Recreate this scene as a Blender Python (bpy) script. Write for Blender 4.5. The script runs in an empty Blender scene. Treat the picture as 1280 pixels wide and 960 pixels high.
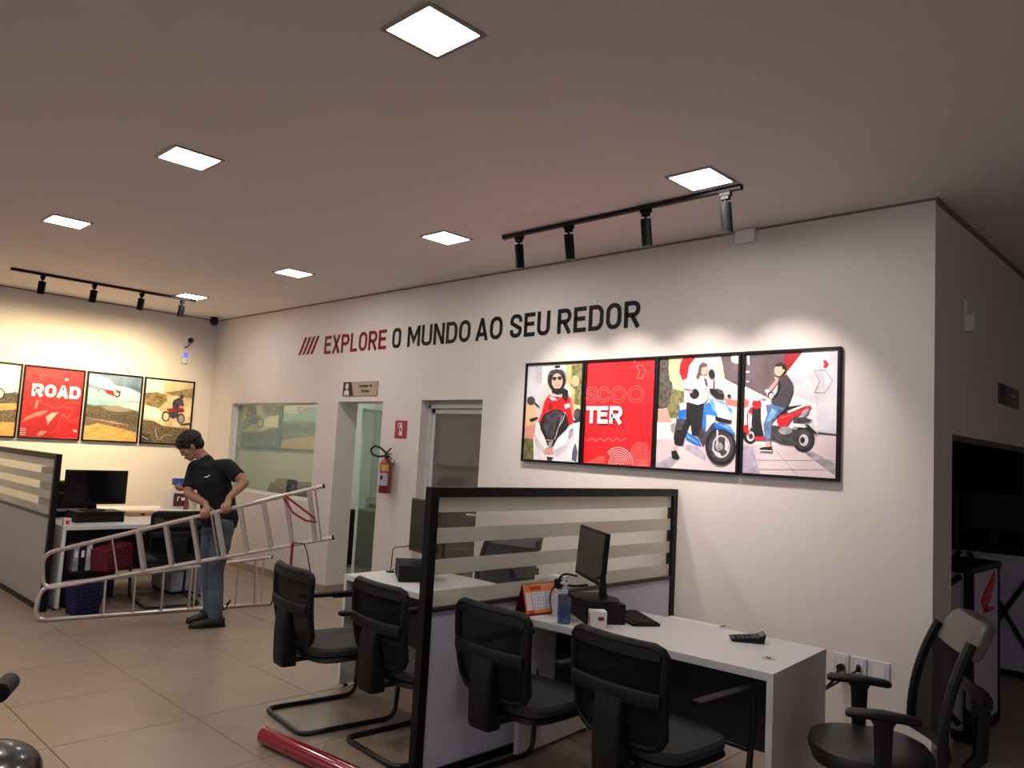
import bpy, bmesh, math, random
from mathutils import Vector, Matrix, noise
from math import sin, cos, pi, radians

# ------------------------------------------------------------------ camera, world, exposure
SC = bpy.context.scene
COL = SC.collection
V = Vector
F_PX = 974.258; YAW, PITCH, ROLL = 0.7740078, 0.0869999, 0.0551938
def _cam():
    cy, sy, cp, sp = cos(YAW), sin(YAW), cos(PITCH), sin(PITCH)
    f = V((-sy*cp, cy*cp, sp)); r = V((cy, sy, 0)); u = r.cross(f)
    r2 = r*cos(ROLL)+u*sin(ROLL); u2 = -r*sin(ROLL)+u*cos(ROLL)
    m = Matrix((r2, u2, -f)).transposed().to_4x4(); m.translation = V((0, 0, 1.62))
    c = bpy.data.cameras.new('camera'); c.sensor_fit = 'HORIZONTAL'; c.sensor_width = 36
    c.lens = F_PX/1280*36; c.clip_start = .05; c.clip_end = 100
    o = bpy.data.objects.new('camera', c); COL.objects.link(o); o.matrix_world = m
    SC.camera = o
_cam()
W = bpy.data.worlds.new('world'); SC.world = W; W.use_nodes = True
W.node_tree.nodes['Background'].inputs[0].default_value = (.60, .57, .63, 1)
W.node_tree.nodes['Background'].inputs[1].default_value = 1.15
SC.view_settings.view_transform = 'Standard'; SC.view_settings.look = 'None'
SC.view_settings.gamma = 1; SC.view_settings.use_curve_mapping = False
SC.view_settings.exposure = 0.22
PANEL_E = 60.0        # ceiling panels
SPOT_R, SPOT_L = 72.0, 112.0   # track spots (watts) over the right / left posters

# ------------------------------------------------------------------ materials
MATS = {}
def lin(c):
    return tuple(((x/255/12.92) if x/255 <= .04045 else ((x/255+.055)/1.055)**2.4) for x in c)
def mat(name, rgb=(200, 200, 200), rough=.5, metal=0, noise_amt=0, scale=20, bump=0, emit=0, spec=.5, coat=0, stretch=(1, 1, 1), rgb2=None):
    if name in MATS: return MATS[name]
    m = bpy.data.materials.new(name); m.use_nodes = True; nt = m.node_tree; N = nt.nodes; L = nt.links
    b = N['Principled BSDF']; c = lin(rgb)+(1,)
    b.inputs['Base Color'].default_value = c; b.inputs['Roughness'].default_value = rough
    b.inputs['Metallic'].default_value = metal; b.inputs['Specular IOR Level'].default_value = spec
    b.inputs['Coat Weight'].default_value = coat
    if emit:
        b.inputs['Emission Color'].default_value = c; b.inputs['Emission Strength'].default_value = emit
    if noise_amt or rgb2 or bump:
        tc = N.new('ShaderNodeTexCoord'); mp = N.new('ShaderNodeMapping'); mp.inputs['Scale'].default_value = stretch
        nz = N.new('ShaderNodeTexNoise'); nz.inputs['Scale'].default_value = scale; nz.inputs['Detail'].default_value = 5
        L.new(tc.outputs['Object'], mp.inputs[0]); L.new(mp.outputs[0], nz.inputs['Vector'])
        if noise_amt or rgb2:
            cr = N.new('ShaderNodeValToRGB'); cr.color_ramp.elements[0].position = .35; cr.color_ramp.elements[1].position = .65
            if rgb2: a2 = lin(rgb2)+(1,); a1 = c
            else:
                a1 = tuple(x*(1-noise_amt) for x in c[:3])+(1,); a2 = tuple(min(1, x*(1+noise_amt)) for x in c[:3])+(1,)
            cr.color_ramp.elements[0].color = a1; cr.color_ramp.elements[1].color = a2
            L.new(nz.outputs['Fac'], cr.inputs[0]); L.new(cr.outputs[0], b.inputs['Base Color'])
            if emit: L.new(cr.outputs[0], b.inputs['Emission Color'])
        if bump:
            bp = N.new('ShaderNodeBump'); bp.inputs['Strength'].default_value = bump; bp.inputs['Distance'].default_value = .002
            L.new(nz.outputs['Fac'], bp.inputs['Height']); L.new(bp.outputs[0], b.inputs['Normal'])
    MATS[name] = m; return m
def glassmat(name, tint=(235, 245, 240), alpha_d=.04, rough=.02, frost=0, frostcol=(200, 200, 190), refl=1.0):
    if name in MATS: return MATS[name]
    m = bpy.data.materials.new(name); m.use_nodes = True; nt = m.node_tree; N = nt.nodes; L = nt.links
    N.remove(N['Principled BSDF']); out = N['Material Output']
    tr = N.new('ShaderNodeBsdfTransparent'); tr.inputs[0].default_value = lin(tint)+(1,)
    gl = N.new('ShaderNodeBsdfGlossy'); gl.inputs['Roughness'].default_value = rough
    fr = N.new('ShaderNodeFresnel'); ge = N.new('ShaderNodeNewGeometry'); io = N.new('ShaderNodeMapRange')
    io.inputs['To Min'].default_value = 1.5; io.inputs['To Max'].default_value = 1/1.5; L.new(ge.outputs['Backfacing'], io.inputs['Value']); L.new(io.outputs[0], fr.inputs[0])
    mu = N.new('ShaderNodeMath'); mu.operation = 'MULTIPLY'; mu.inputs[1].default_value = refl
    L.new(fr.outputs[0], mu.inputs[0])
    df = N.new('ShaderNodeBsdfDiffuse'); df.inputs[0].default_value = lin(frostcol)+(1,)
    tl = N.new('ShaderNodeBsdfTranslucent'); tl.inputs[0].default_value = lin(frostcol)+(1,)
    m0 = N.new('ShaderNodeMixShader'); m0.inputs[0].default_value = .5
    L.new(df.outputs[0], m0.inputs[1]); L.new(tl.outputs[0], m0.inputs[2])
    m1 = N.new('ShaderNodeMixShader'); m1.inputs[0].default_value = frost if frost else alpha_d
    L.new(tr.outputs[0], m1.inputs[1]); L.new(m0.outputs[0], m1.inputs[2])
    m2 = N.new('ShaderNodeMixShader'); L.new(mu.outputs[0], m2.inputs[0])
    L.new(m1.outputs[0], m2.inputs[1]); L.new(gl.outputs[0], m2.inputs[2]); L.new(m2.outputs[0], out.inputs[0])
    MATS[name] = m; return m
def meshmat(name, rgb=(9, 9, 10), see=.05):
    if name in MATS: return MATS[name]
    m = bpy.data.materials.new(name); m.use_nodes = True; nt = m.node_tree; N = nt.nodes; L = nt.links
    b = N['Principled BSDF']; b.inputs['Base Color'].default_value = lin(rgb)+(1,); b.inputs['Roughness'].default_value = .8; b.inputs['Specular IOR Level'].default_value = .15
    tr = N.new('ShaderNodeBsdfTransparent'); mx = N.new('ShaderNodeMixShader')
    tc = N.new('ShaderNodeTexCoord'); wv = N.new('ShaderNodeTexWave'); wv.inputs['Scale'].default_value = 120; wv.bands_direction = 'X'
    mt = N.new('ShaderNodeMath'); mt.operation = 'MULTIPLY'; mt.inputs[1].default_value = see*2
    L.new(tc.outputs['Object'], wv.inputs['Vector']); L.new(wv.outputs['Fac'], mt.inputs[0])
    L.new(mt.outputs[0], mx.inputs[0]); L.new(b.outputs[0], mx.inputs[1]); L.new(tr.outputs[0], mx.inputs[2])
    L.new(mx.outputs[0], N['Material Output'].inputs[0]); MATS[name] = m; return m

M_wall = mat('wall_paint', (206, 199, 192), .55, noise_amt=.012, scale=3, bump=.05, spec=.3)
M_ceil = mat('ceiling_paint', (222, 217, 216), .7, noise_amt=.012, scale=2, spec=.2)
M_tile = mat('porcelain_tile', (143, 126, 109), .33, rgb2=(150, 133, 115), scale=5, spec=.45)
M_grout = mat('grout', (96, 80, 66), .8)
M_base = mat('skirting_tile', (150, 128, 112), .4, noise_amt=.04, scale=8)
M_gap = mat('shadow_gap', (120, 102, 90), .8)
M_black = mat('black_plastic', (12, 12, 13), .5, bump=.05, scale=200, spec=.3)
M_black2 = mat('charcoal_plastic', (18, 18, 19), .55, bump=.08, scale=300, spec=.22)
M_leather = mat('black_leather', (22, 22, 22), .42, bump=.25, scale=90)
M_seatf = mat('dark_grey_fabric', (46, 47, 45), .75, bump=.3, scale=400)
M_mesh = meshmat('chair_mesh')
M_steelblk = mat('black_steel_tube', (12, 12, 13), .3)
M_alum = mat('brushed_aluminium', (196, 184, 176), .34, metal=.75, noise_amt=.05, scale=40, stretch=(1, 1, 8))
M_white = mat('white_melamine', (208, 205, 204), .4, noise_amt=.01, scale=6)
M_greyw = mat('warm_grey_panel', (166, 158, 148), .5, noise_amt=.01, scale=6)
M_greyp = mat('light_grey_panel', (187, 184, 200), .5, noise_amt=.01, scale=6)  # lavender tint puts the bluish cast of the light into the grey
M_darkp = mat('dark_modesty_panel', (24, 24, 30), .5)
M_frame = mat('black_anodised_frame', (9, 8, 9), .45, spec=.25)
M_lamp = mat('lamp_black', (7, 7, 8), .6, spec=.12)
M_frame2 = mat('brown_black_rail', (52, 40, 40), .45)
M_whalu = mat('white_aluminium', (205, 207, 205), .4)
M_red = mat('red_enamel', (176, 22, 30), .3, coat=.5)
M_skin = mat('skin', (158, 112, 90), .5, noise_amt=.03, scale=30)
M_hair = mat('black_hair', (9, 8, 8), .75, bump=.6, scale=160)
M_shirt = mat('black_tshirt', (9, 9, 10), .95, bump=.4, scale=25)
M_jeans = mat('blue_denim', (62, 72, 86), .85, rgb2=(84, 96, 110), scale=9, bump=.3)
M_shoe = mat('black_shoe', (12, 12, 13), .5)
M_rubber = mat('black_rubber', (10, 10, 10), .7)
M_paper = mat('white_card', (226, 222, 218), .6, noise_amt=.01)
M_chrome = mat('chrome', (190, 190, 190), .2, metal=1)

# ------------------------------------------------------------------ mesh helpers
class MB:
    def __init__(s): s.bm = bmesh.new(); s.mats = []; s.mi = 0
    def m(s, material):
        if material not in s.mats: s.mats.append(material)
        s.mi = s.mats.index(material); return s
    def _fin(s, verts, M=None):
        if M is not None: bmesh.ops.transform(s.bm, matrix=M, verts=verts)
        fs = set(f for v in verts for f in v.link_faces)
        for f in fs: f.material_index = s.mi
        return s
    def box(s, c, d, rz=0, bev=0, M=None):
        r = bmesh.ops.create_cube(s.bm, size=1); vs = r['verts']
        bmesh.ops.scale(s.bm, vec=V(d), verts=vs)
        if bev:
            es = list(set(e for v in vs for e in v.link_edges))
            q = bmesh.ops.bevel(s.bm, geom=es, offset=min(bev, min(d)*.45), segments=2, affect='EDGES', profile=.6)
            vs = list(set(v for f in q['faces'] for v in f.verts) | set(v for v in vs if v.is_valid))
            vs = s._island(vs)
        X = Matrix.Translation(V(c)) @ Matrix.Rotation(rz, 4, 'Z')
        if M is not None: X = M @ X
        return s._fin(vs, X)
    def _island(s, vs):
        seen = set(vs); st = list(vs)
        while st:
            v = st.pop()
            for e in v.link_edges:
                o = e.other_vert(v)
                if o not in seen: seen.add(o); st.append(o)
        return list(seen)
    def span(s, a, b, bev=0, M=None):
        return s.box([(a[i]+b[i])/2 for i in range(3)], [abs(b[i]-a[i]) for i in range(3)], 0, bev, M)
    def cyl(s, p0, p1, r0, r1=None, n=16):
        p0 = V(p0); p1 = V(p1); r1 = r0 if r1 is None else r1; d = p1-p0
        r = bmesh.ops.create_cone(s.bm, cap_ends=True, segments=n, radius1=r0, radius2=r1, depth=d.length)
        X = Matrix.Translation((p0+p1)/2) @ d.to_track_quat('Z', 'Y').to_matrix().to_4x4()
        return s._fin(r['verts'], X)
    def ell(s, c, rad, R=None, n=16):
        r = bmesh.ops.create_uvsphere(s.bm, u_segments=n, v_segments=max(6, n//2), radius=1)
        X = Matrix.Translation(V(c)) @ (R.to_4x4() if R else Matrix()) @ Matrix.Diagonal(V(rad if hasattr(rad, '__len__') else (rad,)*3).to_4d())
        for i in range(3): X[3][i] = 0
        X[3][3] = 1
        return s._fin(r['verts'], X)
    def caps(s, pts, rads, n=12):
        for i, p in enumerate(pts):
            s.ell(p, rads[i], n=n)
            if i: s.cyl(pts[i-1], p, rads[i-1], rads[i], n)
        return s
    def tube(s, pts, r, n=10, closed=False, flat=None):
        pts = [V(p) for p in pts]; k = len(pts); rings = []
        up = None
        for i, p in enumerate(pts):
            a = pts[i-1] if (i or closed) else p; b = pts[(i+1) % k] if (i < k-1 or closed) else p
            t = (b-a)
            if t.length < 1e-9: t = V((0, 0, 1))
            t.normalize()
            if up is None:
                up = V((0, 0, 1)) if abs(t.z) < .9 else V((1, 0, 0))
            u = (up-t*up.dot(t)); u.normalize(); up = u; w = t.cross(u)
            rr = r[i] if hasattr(r, '__len__') else r
            ru, rw = (rr, rr) if flat is None else flat
            rings.append([s.bm.verts.new(p+u*ru*cos(2*pi*j/n)+w*rw*sin(2*pi*j/n)) for j in range(n)])
        fs = []
        for i in range(k if closed else k-1):
            A = rings[i]; B = rings[(i+1) % k]
            for j in range(n):
                fs.append(s.bm.faces.new((A[j], A[(j+1) % n], B[(j+1) % n], B[j])))
        if not closed:
            fs.append(s.bm.faces.new(rings[0][::-1])); fs.append(s.bm.faces.new(rings[-1]))
        for f in fs: f.material_index = s.mi
        return s
    def lathe(s, prof, c=(0, 0, 0), n=24, R=None):
        rings = []; c = V(c)
        for r, z in prof:
            ring = []
            for j in range(n):
                p = V((r*cos(2*pi*j/n), r*sin(2*pi*j/n), z))
                if R: p = R @ p
                ring.append(s.bm.verts.new(p+c))
            rings.append(ring)
        for A, B in zip(rings, rings[1:]):
            for j in range(n): s.bm.faces.new((A[j], A[(j+1) % n], B[(j+1) % n], B[j])).material_index = s.mi
        s.bm.faces.new(rings[0][::-1]).material_index = s.mi; s.bm.faces.new(rings[-1]).material_index = s.mi
        return s
    def loft(s, secs, n=20, power=2.4):
        # secs: (centre, half width axis vector, half depth axis vector)
        rings = []
        for c, a, b in secs:
            c = V(c); a = V(a); b = V(b); ring = []
            for j in range(n):
                t = 2*pi*j/n; cx = math.copysign(abs(cos(t))**(2/power), cos(t)); sx = math.copysign(abs(sin(t))**(2/power), sin(t))
                ring.append(s.bm.verts.new(c+a*cx+b*sx))
            rings.append(ring)
        for A, B in zip(rings, rings[1:]):
            for j in range(n): s.bm.faces.new((A[j], A[(j+1) % n], B[(j+1) % n], B[j])).material_index = s.mi
        s.bm.faces.new(rings[0][::-1]).material_index = s.mi; s.bm.faces.new(rings[-1]).material_index = s.mi
        return s
    def prism(s, poly, fn, t0, t1):
        # poly 2D list, fn(u,v,t)->xyz
        A = [s.bm.verts.new(fn(u, v, t0)) for u, v in poly]; B = [s.bm.verts.new(fn(u, v, t1)) for u, v in poly]
        k = len(poly); fs = [s.bm.faces.new(A), s.bm.faces.new(B[::-1])]
        for i in range(k): fs.append(s.bm.faces.new((A[i], B[i], B[(i+1) % k], A[(i+1) % k])))
        for f in fs: f.material_index = s.mi
        return s
    def poly(s, pts):
        f = s.bm.faces.new([s.bm.verts.new(p) for p in pts]); f.material_index = s.mi; return s
    def grid(s, fn, nu, nv):
        g = [[s.bm.verts.new(fn(i/nu, j/nv)) for j in range(nv+1)] for i in range(nu+1)]
        for i in range(nu):
            for j in range(nv):
                s.bm.faces.new((g[i][j], g[i+1][j], g[i+1][j+1], g[i][j+1])).material_index = s.mi
        return s
    def build(s, name, parent=None, smooth=False, recalc=True, bevel=0):
        if recalc: bmesh.ops.recalc_face_normals(s.bm, faces=s.bm.faces)
        me = bpy.data.meshes.new(name); s.bm.to_mesh(me); s.bm.free()
        for m in s.mats: me.materials.append(m)
        if smooth:
            for p in me.polygons: p.use_smooth = True
            try: me.set_sharp_from_angle(angle=radians(40))
            except Exception: pass
        o = bpy.data.objects.new(name, me); COL.objects.link(o)
        if parent: o.parent = parent
        if bevel:
            b = o.modifiers.new('bevel', 'BEVEL'); b.width = bevel; b.segments = 2; b.limit_method = 'ANGLE'
        return o
def mb(material): return MB().m(material)
def thing(name, label, cat, loc=(0, 0, 0), rz=0, group=None):
    o = bpy.data.objects.new(name, None); COL.objects.link(o); o.location = loc; o.rotation_euler = (0, 0, rz)
    o.empty_display_size = .05; o['label'] = label; o['category'] = cat
    if group: o['group'] = group
    return o
def tag(o, label, cat, group=None):
    o['label'] = label; o['category'] = cat
    if group: o['group'] = group
    return o
def struct(o): o['kind'] = 'structure'; return o
def dup(root, loc, rz, label, group=None):
    r = root.copy(); COL.objects.link(r); r.location = loc; r.rotation_euler = (0, 0, rz); r['label'] = label
    if group: r['group'] = group
    for ch in list(root.children):
        c = ch.copy(); COL.objects.link(c); c.parent = r
        for g in list(ch.children):
            d = g.copy(); COL.objects.link(d); d.parent = c
    return r
def arc(cx, cy, r, a0, a1, n=8, ry=None):
    ry = r if ry is None else ry
    return [(cx+r*cos(radians(a0+(a1-a0)*i/n)), cy+ry*sin(radians(a0+(a1-a0)*i/n))) for i in range(n+1)]
def round_path(pts, r, n=6):
    pts = [V(p) for p in pts]; out = [pts[0]]
    for i in range(1, len(pts)-1):
        a, b, c = pts[i-1], pts[i], pts[i+1]; d1 = (a-b); d2 = (c-b)
        q = min(r, d1.length*.49, d2.length*.49); p0 = b+d1.normalized()*q; p1 = b+d2.normalized()*q
        for k in range(n+1):
            t = k/n; out.append(p0*(1-t)**2+b*2*t*(1-t)+p1*t*t)
    out.append(pts[-1]); return out

# stroke lettering: centre lines in a box w x 1
def letter(ch, w=.56, s=.085):
    e = 1-s; q = w-s; h = .53; A = max(.2, (w-2*s)*.46) if w > .7 else .2; B = min(.4, .22*A/.2)
    if ch == 'E': return [[(w, e), (s, e), (s, s), (w, s)], [(s, h), (w*.92, h)]]
    if ch == 'F': return [[(w, e), (s, e), (s, 0)], [(s, h), (w*.92, h)]]
    if ch == 'X': return [[(s, 0), (q, 1)], [(s, 1), (q, 0)]]
    if ch == 'P': return [[(s, 0), (s, e)]+arc(q-.2, e-.22, .2, 90, -90, 8, .22)+[(s, e-.44)]]
    if ch == 'R': return [[(s, 0), (s, e)]+arc(q-.2, e-.22, .2, 90, -90, 8, .22)+[(s, e-.44)], [(w*.5, h-.08), (q+.02, 0)]]
    if ch == 'L': return [[(s, 1), (s, s), (w, s)]]
    if ch in 'O0': return [arc(s+A, e-B, A, 180, 90, 8, B)+arc(q-A, e-B, A, 90, 0, 8, B)+arc(q-A, s+B, A, 0, -90, 8, B)+arc(s+A, s+B, A, -90, -180, 8, B)+[(s, e-B)]]
    if ch == 'D': return [[(s, s)]+[(s, e)]+arc(q-A, e-B, A, 90, 0, 8, B)+arc(q-A, s+B, A, 0, -90, 8, B)+[(s, s)]]
    if ch == 'U': return [[(s, 1)]+arc(s+.2, s+.22, .2, 180, 270, 6, .22)+arc(q-.2, s+.22, .2, -90, 0, 6, .22)+[(q, 1)]]
    if ch == 'N': return [[(s, 0), (s, 1)], [(s+.01, .97), (q-.01, .03)], [(q, 0), (q, 1)]]
    if ch == 'M': return [[(s, 0), (s, 1)], [(s+.01, .97), (w/2, .3), (q-.01, .97)], [(q, 1), (q, 0)]]
    if ch == 'A': return [[(s*.8, 0), (w/2-.02, 1-s*.9), (w/2+.02, 1-s*.9), (w-s*.8, 0)], [(w*.22, .28), (w*.78, .28)]]
    if ch == 'T': return [[(0, e), (w, e)], [(w/2, e), (w/2, 0)]]
    if ch == 'C': return [arc(q-A, e-B, A, 15, 90, 6, B)+arc(s+A, e-B, A, 90, 180, 6, B)+arc(s+A, s+B, A, 180, 270, 6, B)+arc(q-A, s+B, A, -90, -15, 6, B)]
    if ch == 'S': return [[(q, e-.26)]+arc(q-.2, e-.2, .2, 0, 90, 5, .2)+arc(s+.2, e-.22, .2, 90, 200, 7, .22)+[(w/2, .5)]+arc(q-.2, s+.22, .2, 20, -90, 7, .22)+arc(s+.2, s+.2, .2, 270, 180, 5, .2)+[(s, s+.26)]]
    return []
def offset_line(pts, d):
    out = []; k = len(pts); closed = (V(pts[0])-V(pts[-1])).length < 1e-4
    for i in range(k):
        if closed:
            a = V(pts[(i-1) % (k-1)]) if i not in (0, k-1) else V(pts[-2]); b = V(pts[1]) if i in (0, k-1) else V(pts[i+1])
        else:
            a = V(pts[max(0, i-1)]); b = V(pts[min(k-1, i+1)])
        p = V(pts[i]); t1 = p-a; t2 = b-p
        if t1.length < 1e-7: t1 = t2
        if t2.length < 1e-7: t2 = t1
        t1 = t1.normalized(); t2 = t2.normalized()
        n1 = V((-t1.y, t1.x)); n2 = V((-t2.y, t2.x)); n = n1+n2
        if n.length < 1e-6: n = n1
        n.normalize(); sc = 1/max(.5, n.dot(n1)); out.append(p+n*d*sc)
    return out
def clean(pts):
    out = [pts[0]]
    for p in pts[1:]:
        if (V(p)-V(out[-1])).length > 1e-4: out.append(p)
    return out
def ribbon(b, pts, hw, fn, thick=None):
    """stroke of half width hw; fn(u, v, t) maps to space"""
    pts = clean(pts)
    Lf = offset_line(pts, hw); Rt = offset_line(pts, -hw)
    for i in range(len(pts)-1):
        q = [Lf[i], Rt[i], Rt[i+1], Lf[i+1]]
        if thick: b.prism([(p.x, p.y) for p in q], fn, 0, thick)
        else: b.poly([fn(p.x, p.y, 0) for p in q])
def outline(b, ch, w, s, lw, fn):
    for pl in letter(ch, w, s):
        pl = clean(pl); closed = (V(pl[0])-V(pl[-1])).length < 1e-4
        A = offset_line(pl, s); B = offset_line(pl, -s)
        if closed: ribbon(b, [tuple(p) for p in A], lw, fn); ribbon(b, [tuple(p) for p in B], lw, fn)
        else: ribbon(b, [tuple(p) for p in A]+[tuple(p) for p in B[::-1]]+[tuple(A[0])], lw, fn)
# ------------------------------------------------------------------ the room
K = 1.0175
D = 4.78; XL = -10.44; XR = -1.351; ZC = 3.21; WT = .26
def wallboxes(name, segs, material):
    b = mb(material)
    for a, c in segs: b.span(a, c)
    return struct(b.build(name))
WIN = (-9.79, -7.73, .945, 2.055); D1 = (-7.313, -6.498, 2.064); D2 = (-5.88, -5.025, 2.072)
y0, y1 = D, D+WT
wallboxes('wall_back', [((XL-.2, y0, 0), (WIN[0], y1, ZC)), ((WIN[0], y0, 0), (WIN[1], y1, WIN[2])), ((WIN[0], y0, WIN[3]), (WIN[1], y1, ZC)),
    ((WIN[1], y0, 0), (D1[0], y1, ZC)), ((D1[0], y0, D1[2]), (D1[1], y1, ZC)), ((D1[1], y0, 0), (D2[0], y1, ZC)),
    ((D2[0], y0, D2[2]), (D2[1], y1, ZC)), ((D2[1], y0, 0), (XR, y1, ZC))], M_wall)
wallboxes('wall_left', [((XL-.2, -6, 0), (XL, y0, ZC))], M_wall)
OPN = (5.13, 8.35, 1.87)
wallboxes('wall_side', [((XR-WT, y1, 0), (XR, OPN[0], ZC)), ((XR-WT, OPN[0], OPN[2]), (XR, OPN[1], ZC)), ((XR-WT, OPN[1], 0), (XR, 9.6, ZC))], M_wall)
wallboxes('wall_right', [((3.6, -6, 0), (3.8, -1, ZC)), ((3.6, -1, 0), (3.8, 4.5, 1.1)), ((3.6, -1, 2.4), (3.8, 4.5, ZC)), ((3.6, 4.5, 0), (3.8, 9.6, ZC))], M_wall)  # unseen wall; its opening is added to let world light in
wallboxes('wall_corridor', [((XR, 9.6, 0), (3.8, 9.8, ZC))], M_wall)
M_room2 = mat('office_wall_green', (188, 191, 184), .6, noise_amt=.01)
M_dkroom = mat('dark_room_wall', (52, 46, 50), .7, noise_amt=.02)
M_vdark = mat('unlit_room_wall', (20, 17, 20), .7)  # darkness of the unlit service room put into the wall colour
wallboxes('wall_office', [((XL-.2, 7.6, 0), (-6.0, 7.7, ZC)), ((XL-.2, y1, 0), (XL-.1, 7.6, ZC)), ((-6.1, y1, 0), (-6.0, 7.6, ZC))], M_room2)
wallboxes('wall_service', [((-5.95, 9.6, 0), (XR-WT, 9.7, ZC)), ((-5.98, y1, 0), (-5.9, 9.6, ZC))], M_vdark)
# ceiling
struct(mb(M_ceil).span((XL-.2, -6, ZC), (3.8, 9.8, ZC+.12)).build('ceiling'))
struct(mb(M_gap).span((XL, D-.006, ZC-.014), (XR+.004, D, ZC)).build('gap_shade_strip_1'))  # dark strips painted for the shade in the recessed ceiling joint
struct(mb(M_gap).span((XL, -6, ZC-.014), (XL+.006, D, ZC)).build('gap_shade_strip_2'))
struct(mb(M_gap).span((XR, D-.006, ZC-.03), (XR+.012, 9.6, ZC)).build('gap_shade_strip_3'))
# skirting
struct(mb(M_base).span((XL, D-.012, 0), (D1[0], D, .085)).span((D1[0]-.0, D-.012, 0), (D1[0]+.012, y1, .085)).span((D1[1], D-.012, 0), (D2[0], D, .085)).build('baseboard_back'))
struct(mb(M_base).span((-4.9, D-.012, 0), (XR+.012, D, .13)).span((XR, D, 0), (XR+.012, OPN[0], .13)).build('baseboard_right'))
struct(mb(M_base).span((XL, -6, 0), (XL+.012, D-.012, .085)).build('baseboard_left'))
# floor: slab of grout with separate tiles
floor = struct(mb(M_grout).span((XL-.2, -6, -.1), (3.8, 9.8, -.004)).build('floor'))
def tiles():
    px, py = .762, .755; cache = {}
    def clipx(a, b, lo, hi): return max(a, lo), min(b, hi)
    rects = [(XL, XR-.0, .0, D), (XR, 1.3, .0, 9.6), (XR-WT-2.2, XR, OPN[0], OPN[1]), (D1[0], D1[1], D, 6.2)]
    for (xa, xb, ya, yb) in rects:
        i0 = math.floor((xa+4.475)/px); i1 = math.ceil((xb+4.475)/px); j0 = math.floor((ya-2.125)/py); j1 = math.ceil((yb-2.125)/py)
        for i in range(i0, i1):
            for j in range(j0, j1):
                a, b = clipx(-4.475+i*px+.0022, -4.475+(i+1)*px-.0022, xa, xb); c, d = clipx(2.125+j*py+.0022, 2.125+(j+1)*py-.0022, ya, yb)
                if b-a < .03 or d-c < .03: continue
                k = (round(b-a, 3), round(d-c, 3))
                if k not in cache:
                    t = mb(M_tile); bm = t.bm
                    w, h = (b-a)/2, (d-c)/2; e = .0015
                    v0 = [bm.verts.new(p) for p in ((-w, -h, -.0039), (w, -h, -.0039), (w, h, -.0039), (-w, h, -.0039))]
                    v1 = [bm.verts.new(p) for p in ((-w, -h, -e), (w, -h, -e), (w, h, -e), (-w, h, -e))]
                    v2 = [bm.verts.new(p) for p in ((-w+e, -h+e, 0), (w-e, -h+e, 0), (w-e, h-e, 0), (-w+e, h-e, 0))]
                    for A, B in ((v0, v1), (v1, v2)):
                        for q in range(4): bm.faces.new((A[q], A[(q+1) % 4], B[(q+1) % 4], B[q]))
                    bm.faces.new(v2); bm.faces.new(v0[::-1])
                    o = t.build('tile', floor); cache[k] = o.data
                else:
                    o = bpy.data.objects.new('tile', cache[k]); COL.objects.link(o); o.parent = floor
                o.location = ((a+b)/2, (c+d)/2, 0)
tiles()
# window of the glazed office
wf = struct(mb(M_whalu).span((WIN[0], D+.06, WIN[2]), (WIN[0]+.03, D+.1, WIN[3])).span((WIN[1]-.03, D+.06, WIN[2]), (WIN[1], D+.1, WIN[3]))
    .span((WIN[0], D+.06, WIN[2]), (WIN[1], D+.1, WIN[2]+.025)).span((WIN[0], D+.06, WIN[3]-.02), (WIN[1], D+.1, WIN[3])).build('window_1'))
M_wglass = glassmat('window_glass', (222, 227, 220), .02, .01, frostcol=(190, 196, 186), refl=1.5)
mb(M_wglass).span((WIN[0]+.03, D+.077, WIN[2]+.025), (WIN[1]-.03, D+.083, WIN[3]-.02)).build('pane', wf)
# open doorway of the office: glass leaf swung inwards
M_gleaf = glassmat('door_glass_green', (228, 233, 226), 0, .02, frost=.12, frostcol=(184, 194, 180))
dl = struct(mb(M_gleaf).span((0, -.005, .02), (.72, .005, 2.0)).build('door_1')); dl.location = (-7.27, D+WT+.06, 0); dl.rotation_euler = (0, 0, radians(84))
mb(M_whalu).span((-.012, -.02, .01), (.0, .02, 2.02)).span((0, -.01, 1.98), (.72, .01, 2.01)).build('door_frame', dl)
# aluminium door with a tall grey panel
yy = D+.12
df = struct(mb(M_whalu).span((D2[0], yy-.02, 0), (D2[0]+.03, yy+.05, 2.03)).span((D2[1]-.03, yy-.02, 0), (D2[1], yy+.05, 2.03)).span((D2[0], yy-.02, 2.0), (D2[1], yy+.05, 2.035)).span((D2[0], yy+.05, 2.035), (D2[1], yy+.03, D2[2])).build('door_2'))
mb(M_wall).span((D2[0], yy+.06, 0), (D2[1], yy+.1, D2[2])).build('door_back', df)
mb(M_whalu).span((D2[0]+.035, yy, .03), (D2[0]+.075, yy+.035, 1.99)).span((D2[1]-.115, yy, .03), (D2[1]-.035, yy+.035, 1.99)).span((D2[0]+.035, yy, 1.95), (D2[1]-.035, yy+.035, 1.99)).span((D2[0]+.035, yy, .03), (D2[1]-.035, yy+.035, .12)).build('door_leaf_frame', df)
M_dgl = mat('grey_tinted_glass', (92, 84, 78), .06, spec=1, coat=1)
mb(M_dgl).span((D2[0]+.075, yy+.012, .12), (D2[1]-.115, yy+.02, 1.95)).build('pane', df)
h = mb(M_whalu).span((D2[1]-.095, yy-.012, .92), (D2[1]-.06, yy, 1.1)).cyl((D2[1]-.078, yy-.045, 1.04), (D2[1]-.078, yy, 1.04), .01).cyl((D2[1]-.078, yy-.045, 1.04), (D2[1]-.2, yy-.045, 1.035), .009).build('door_handle', df, True); h['label'] = 'silver lever handle'
mb(M_black2).cyl((D2[1]-.078, yy-.016, .955), (D2[1]-.078, yy-.012, .955), .011).build('keyhole', df, True)

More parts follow.
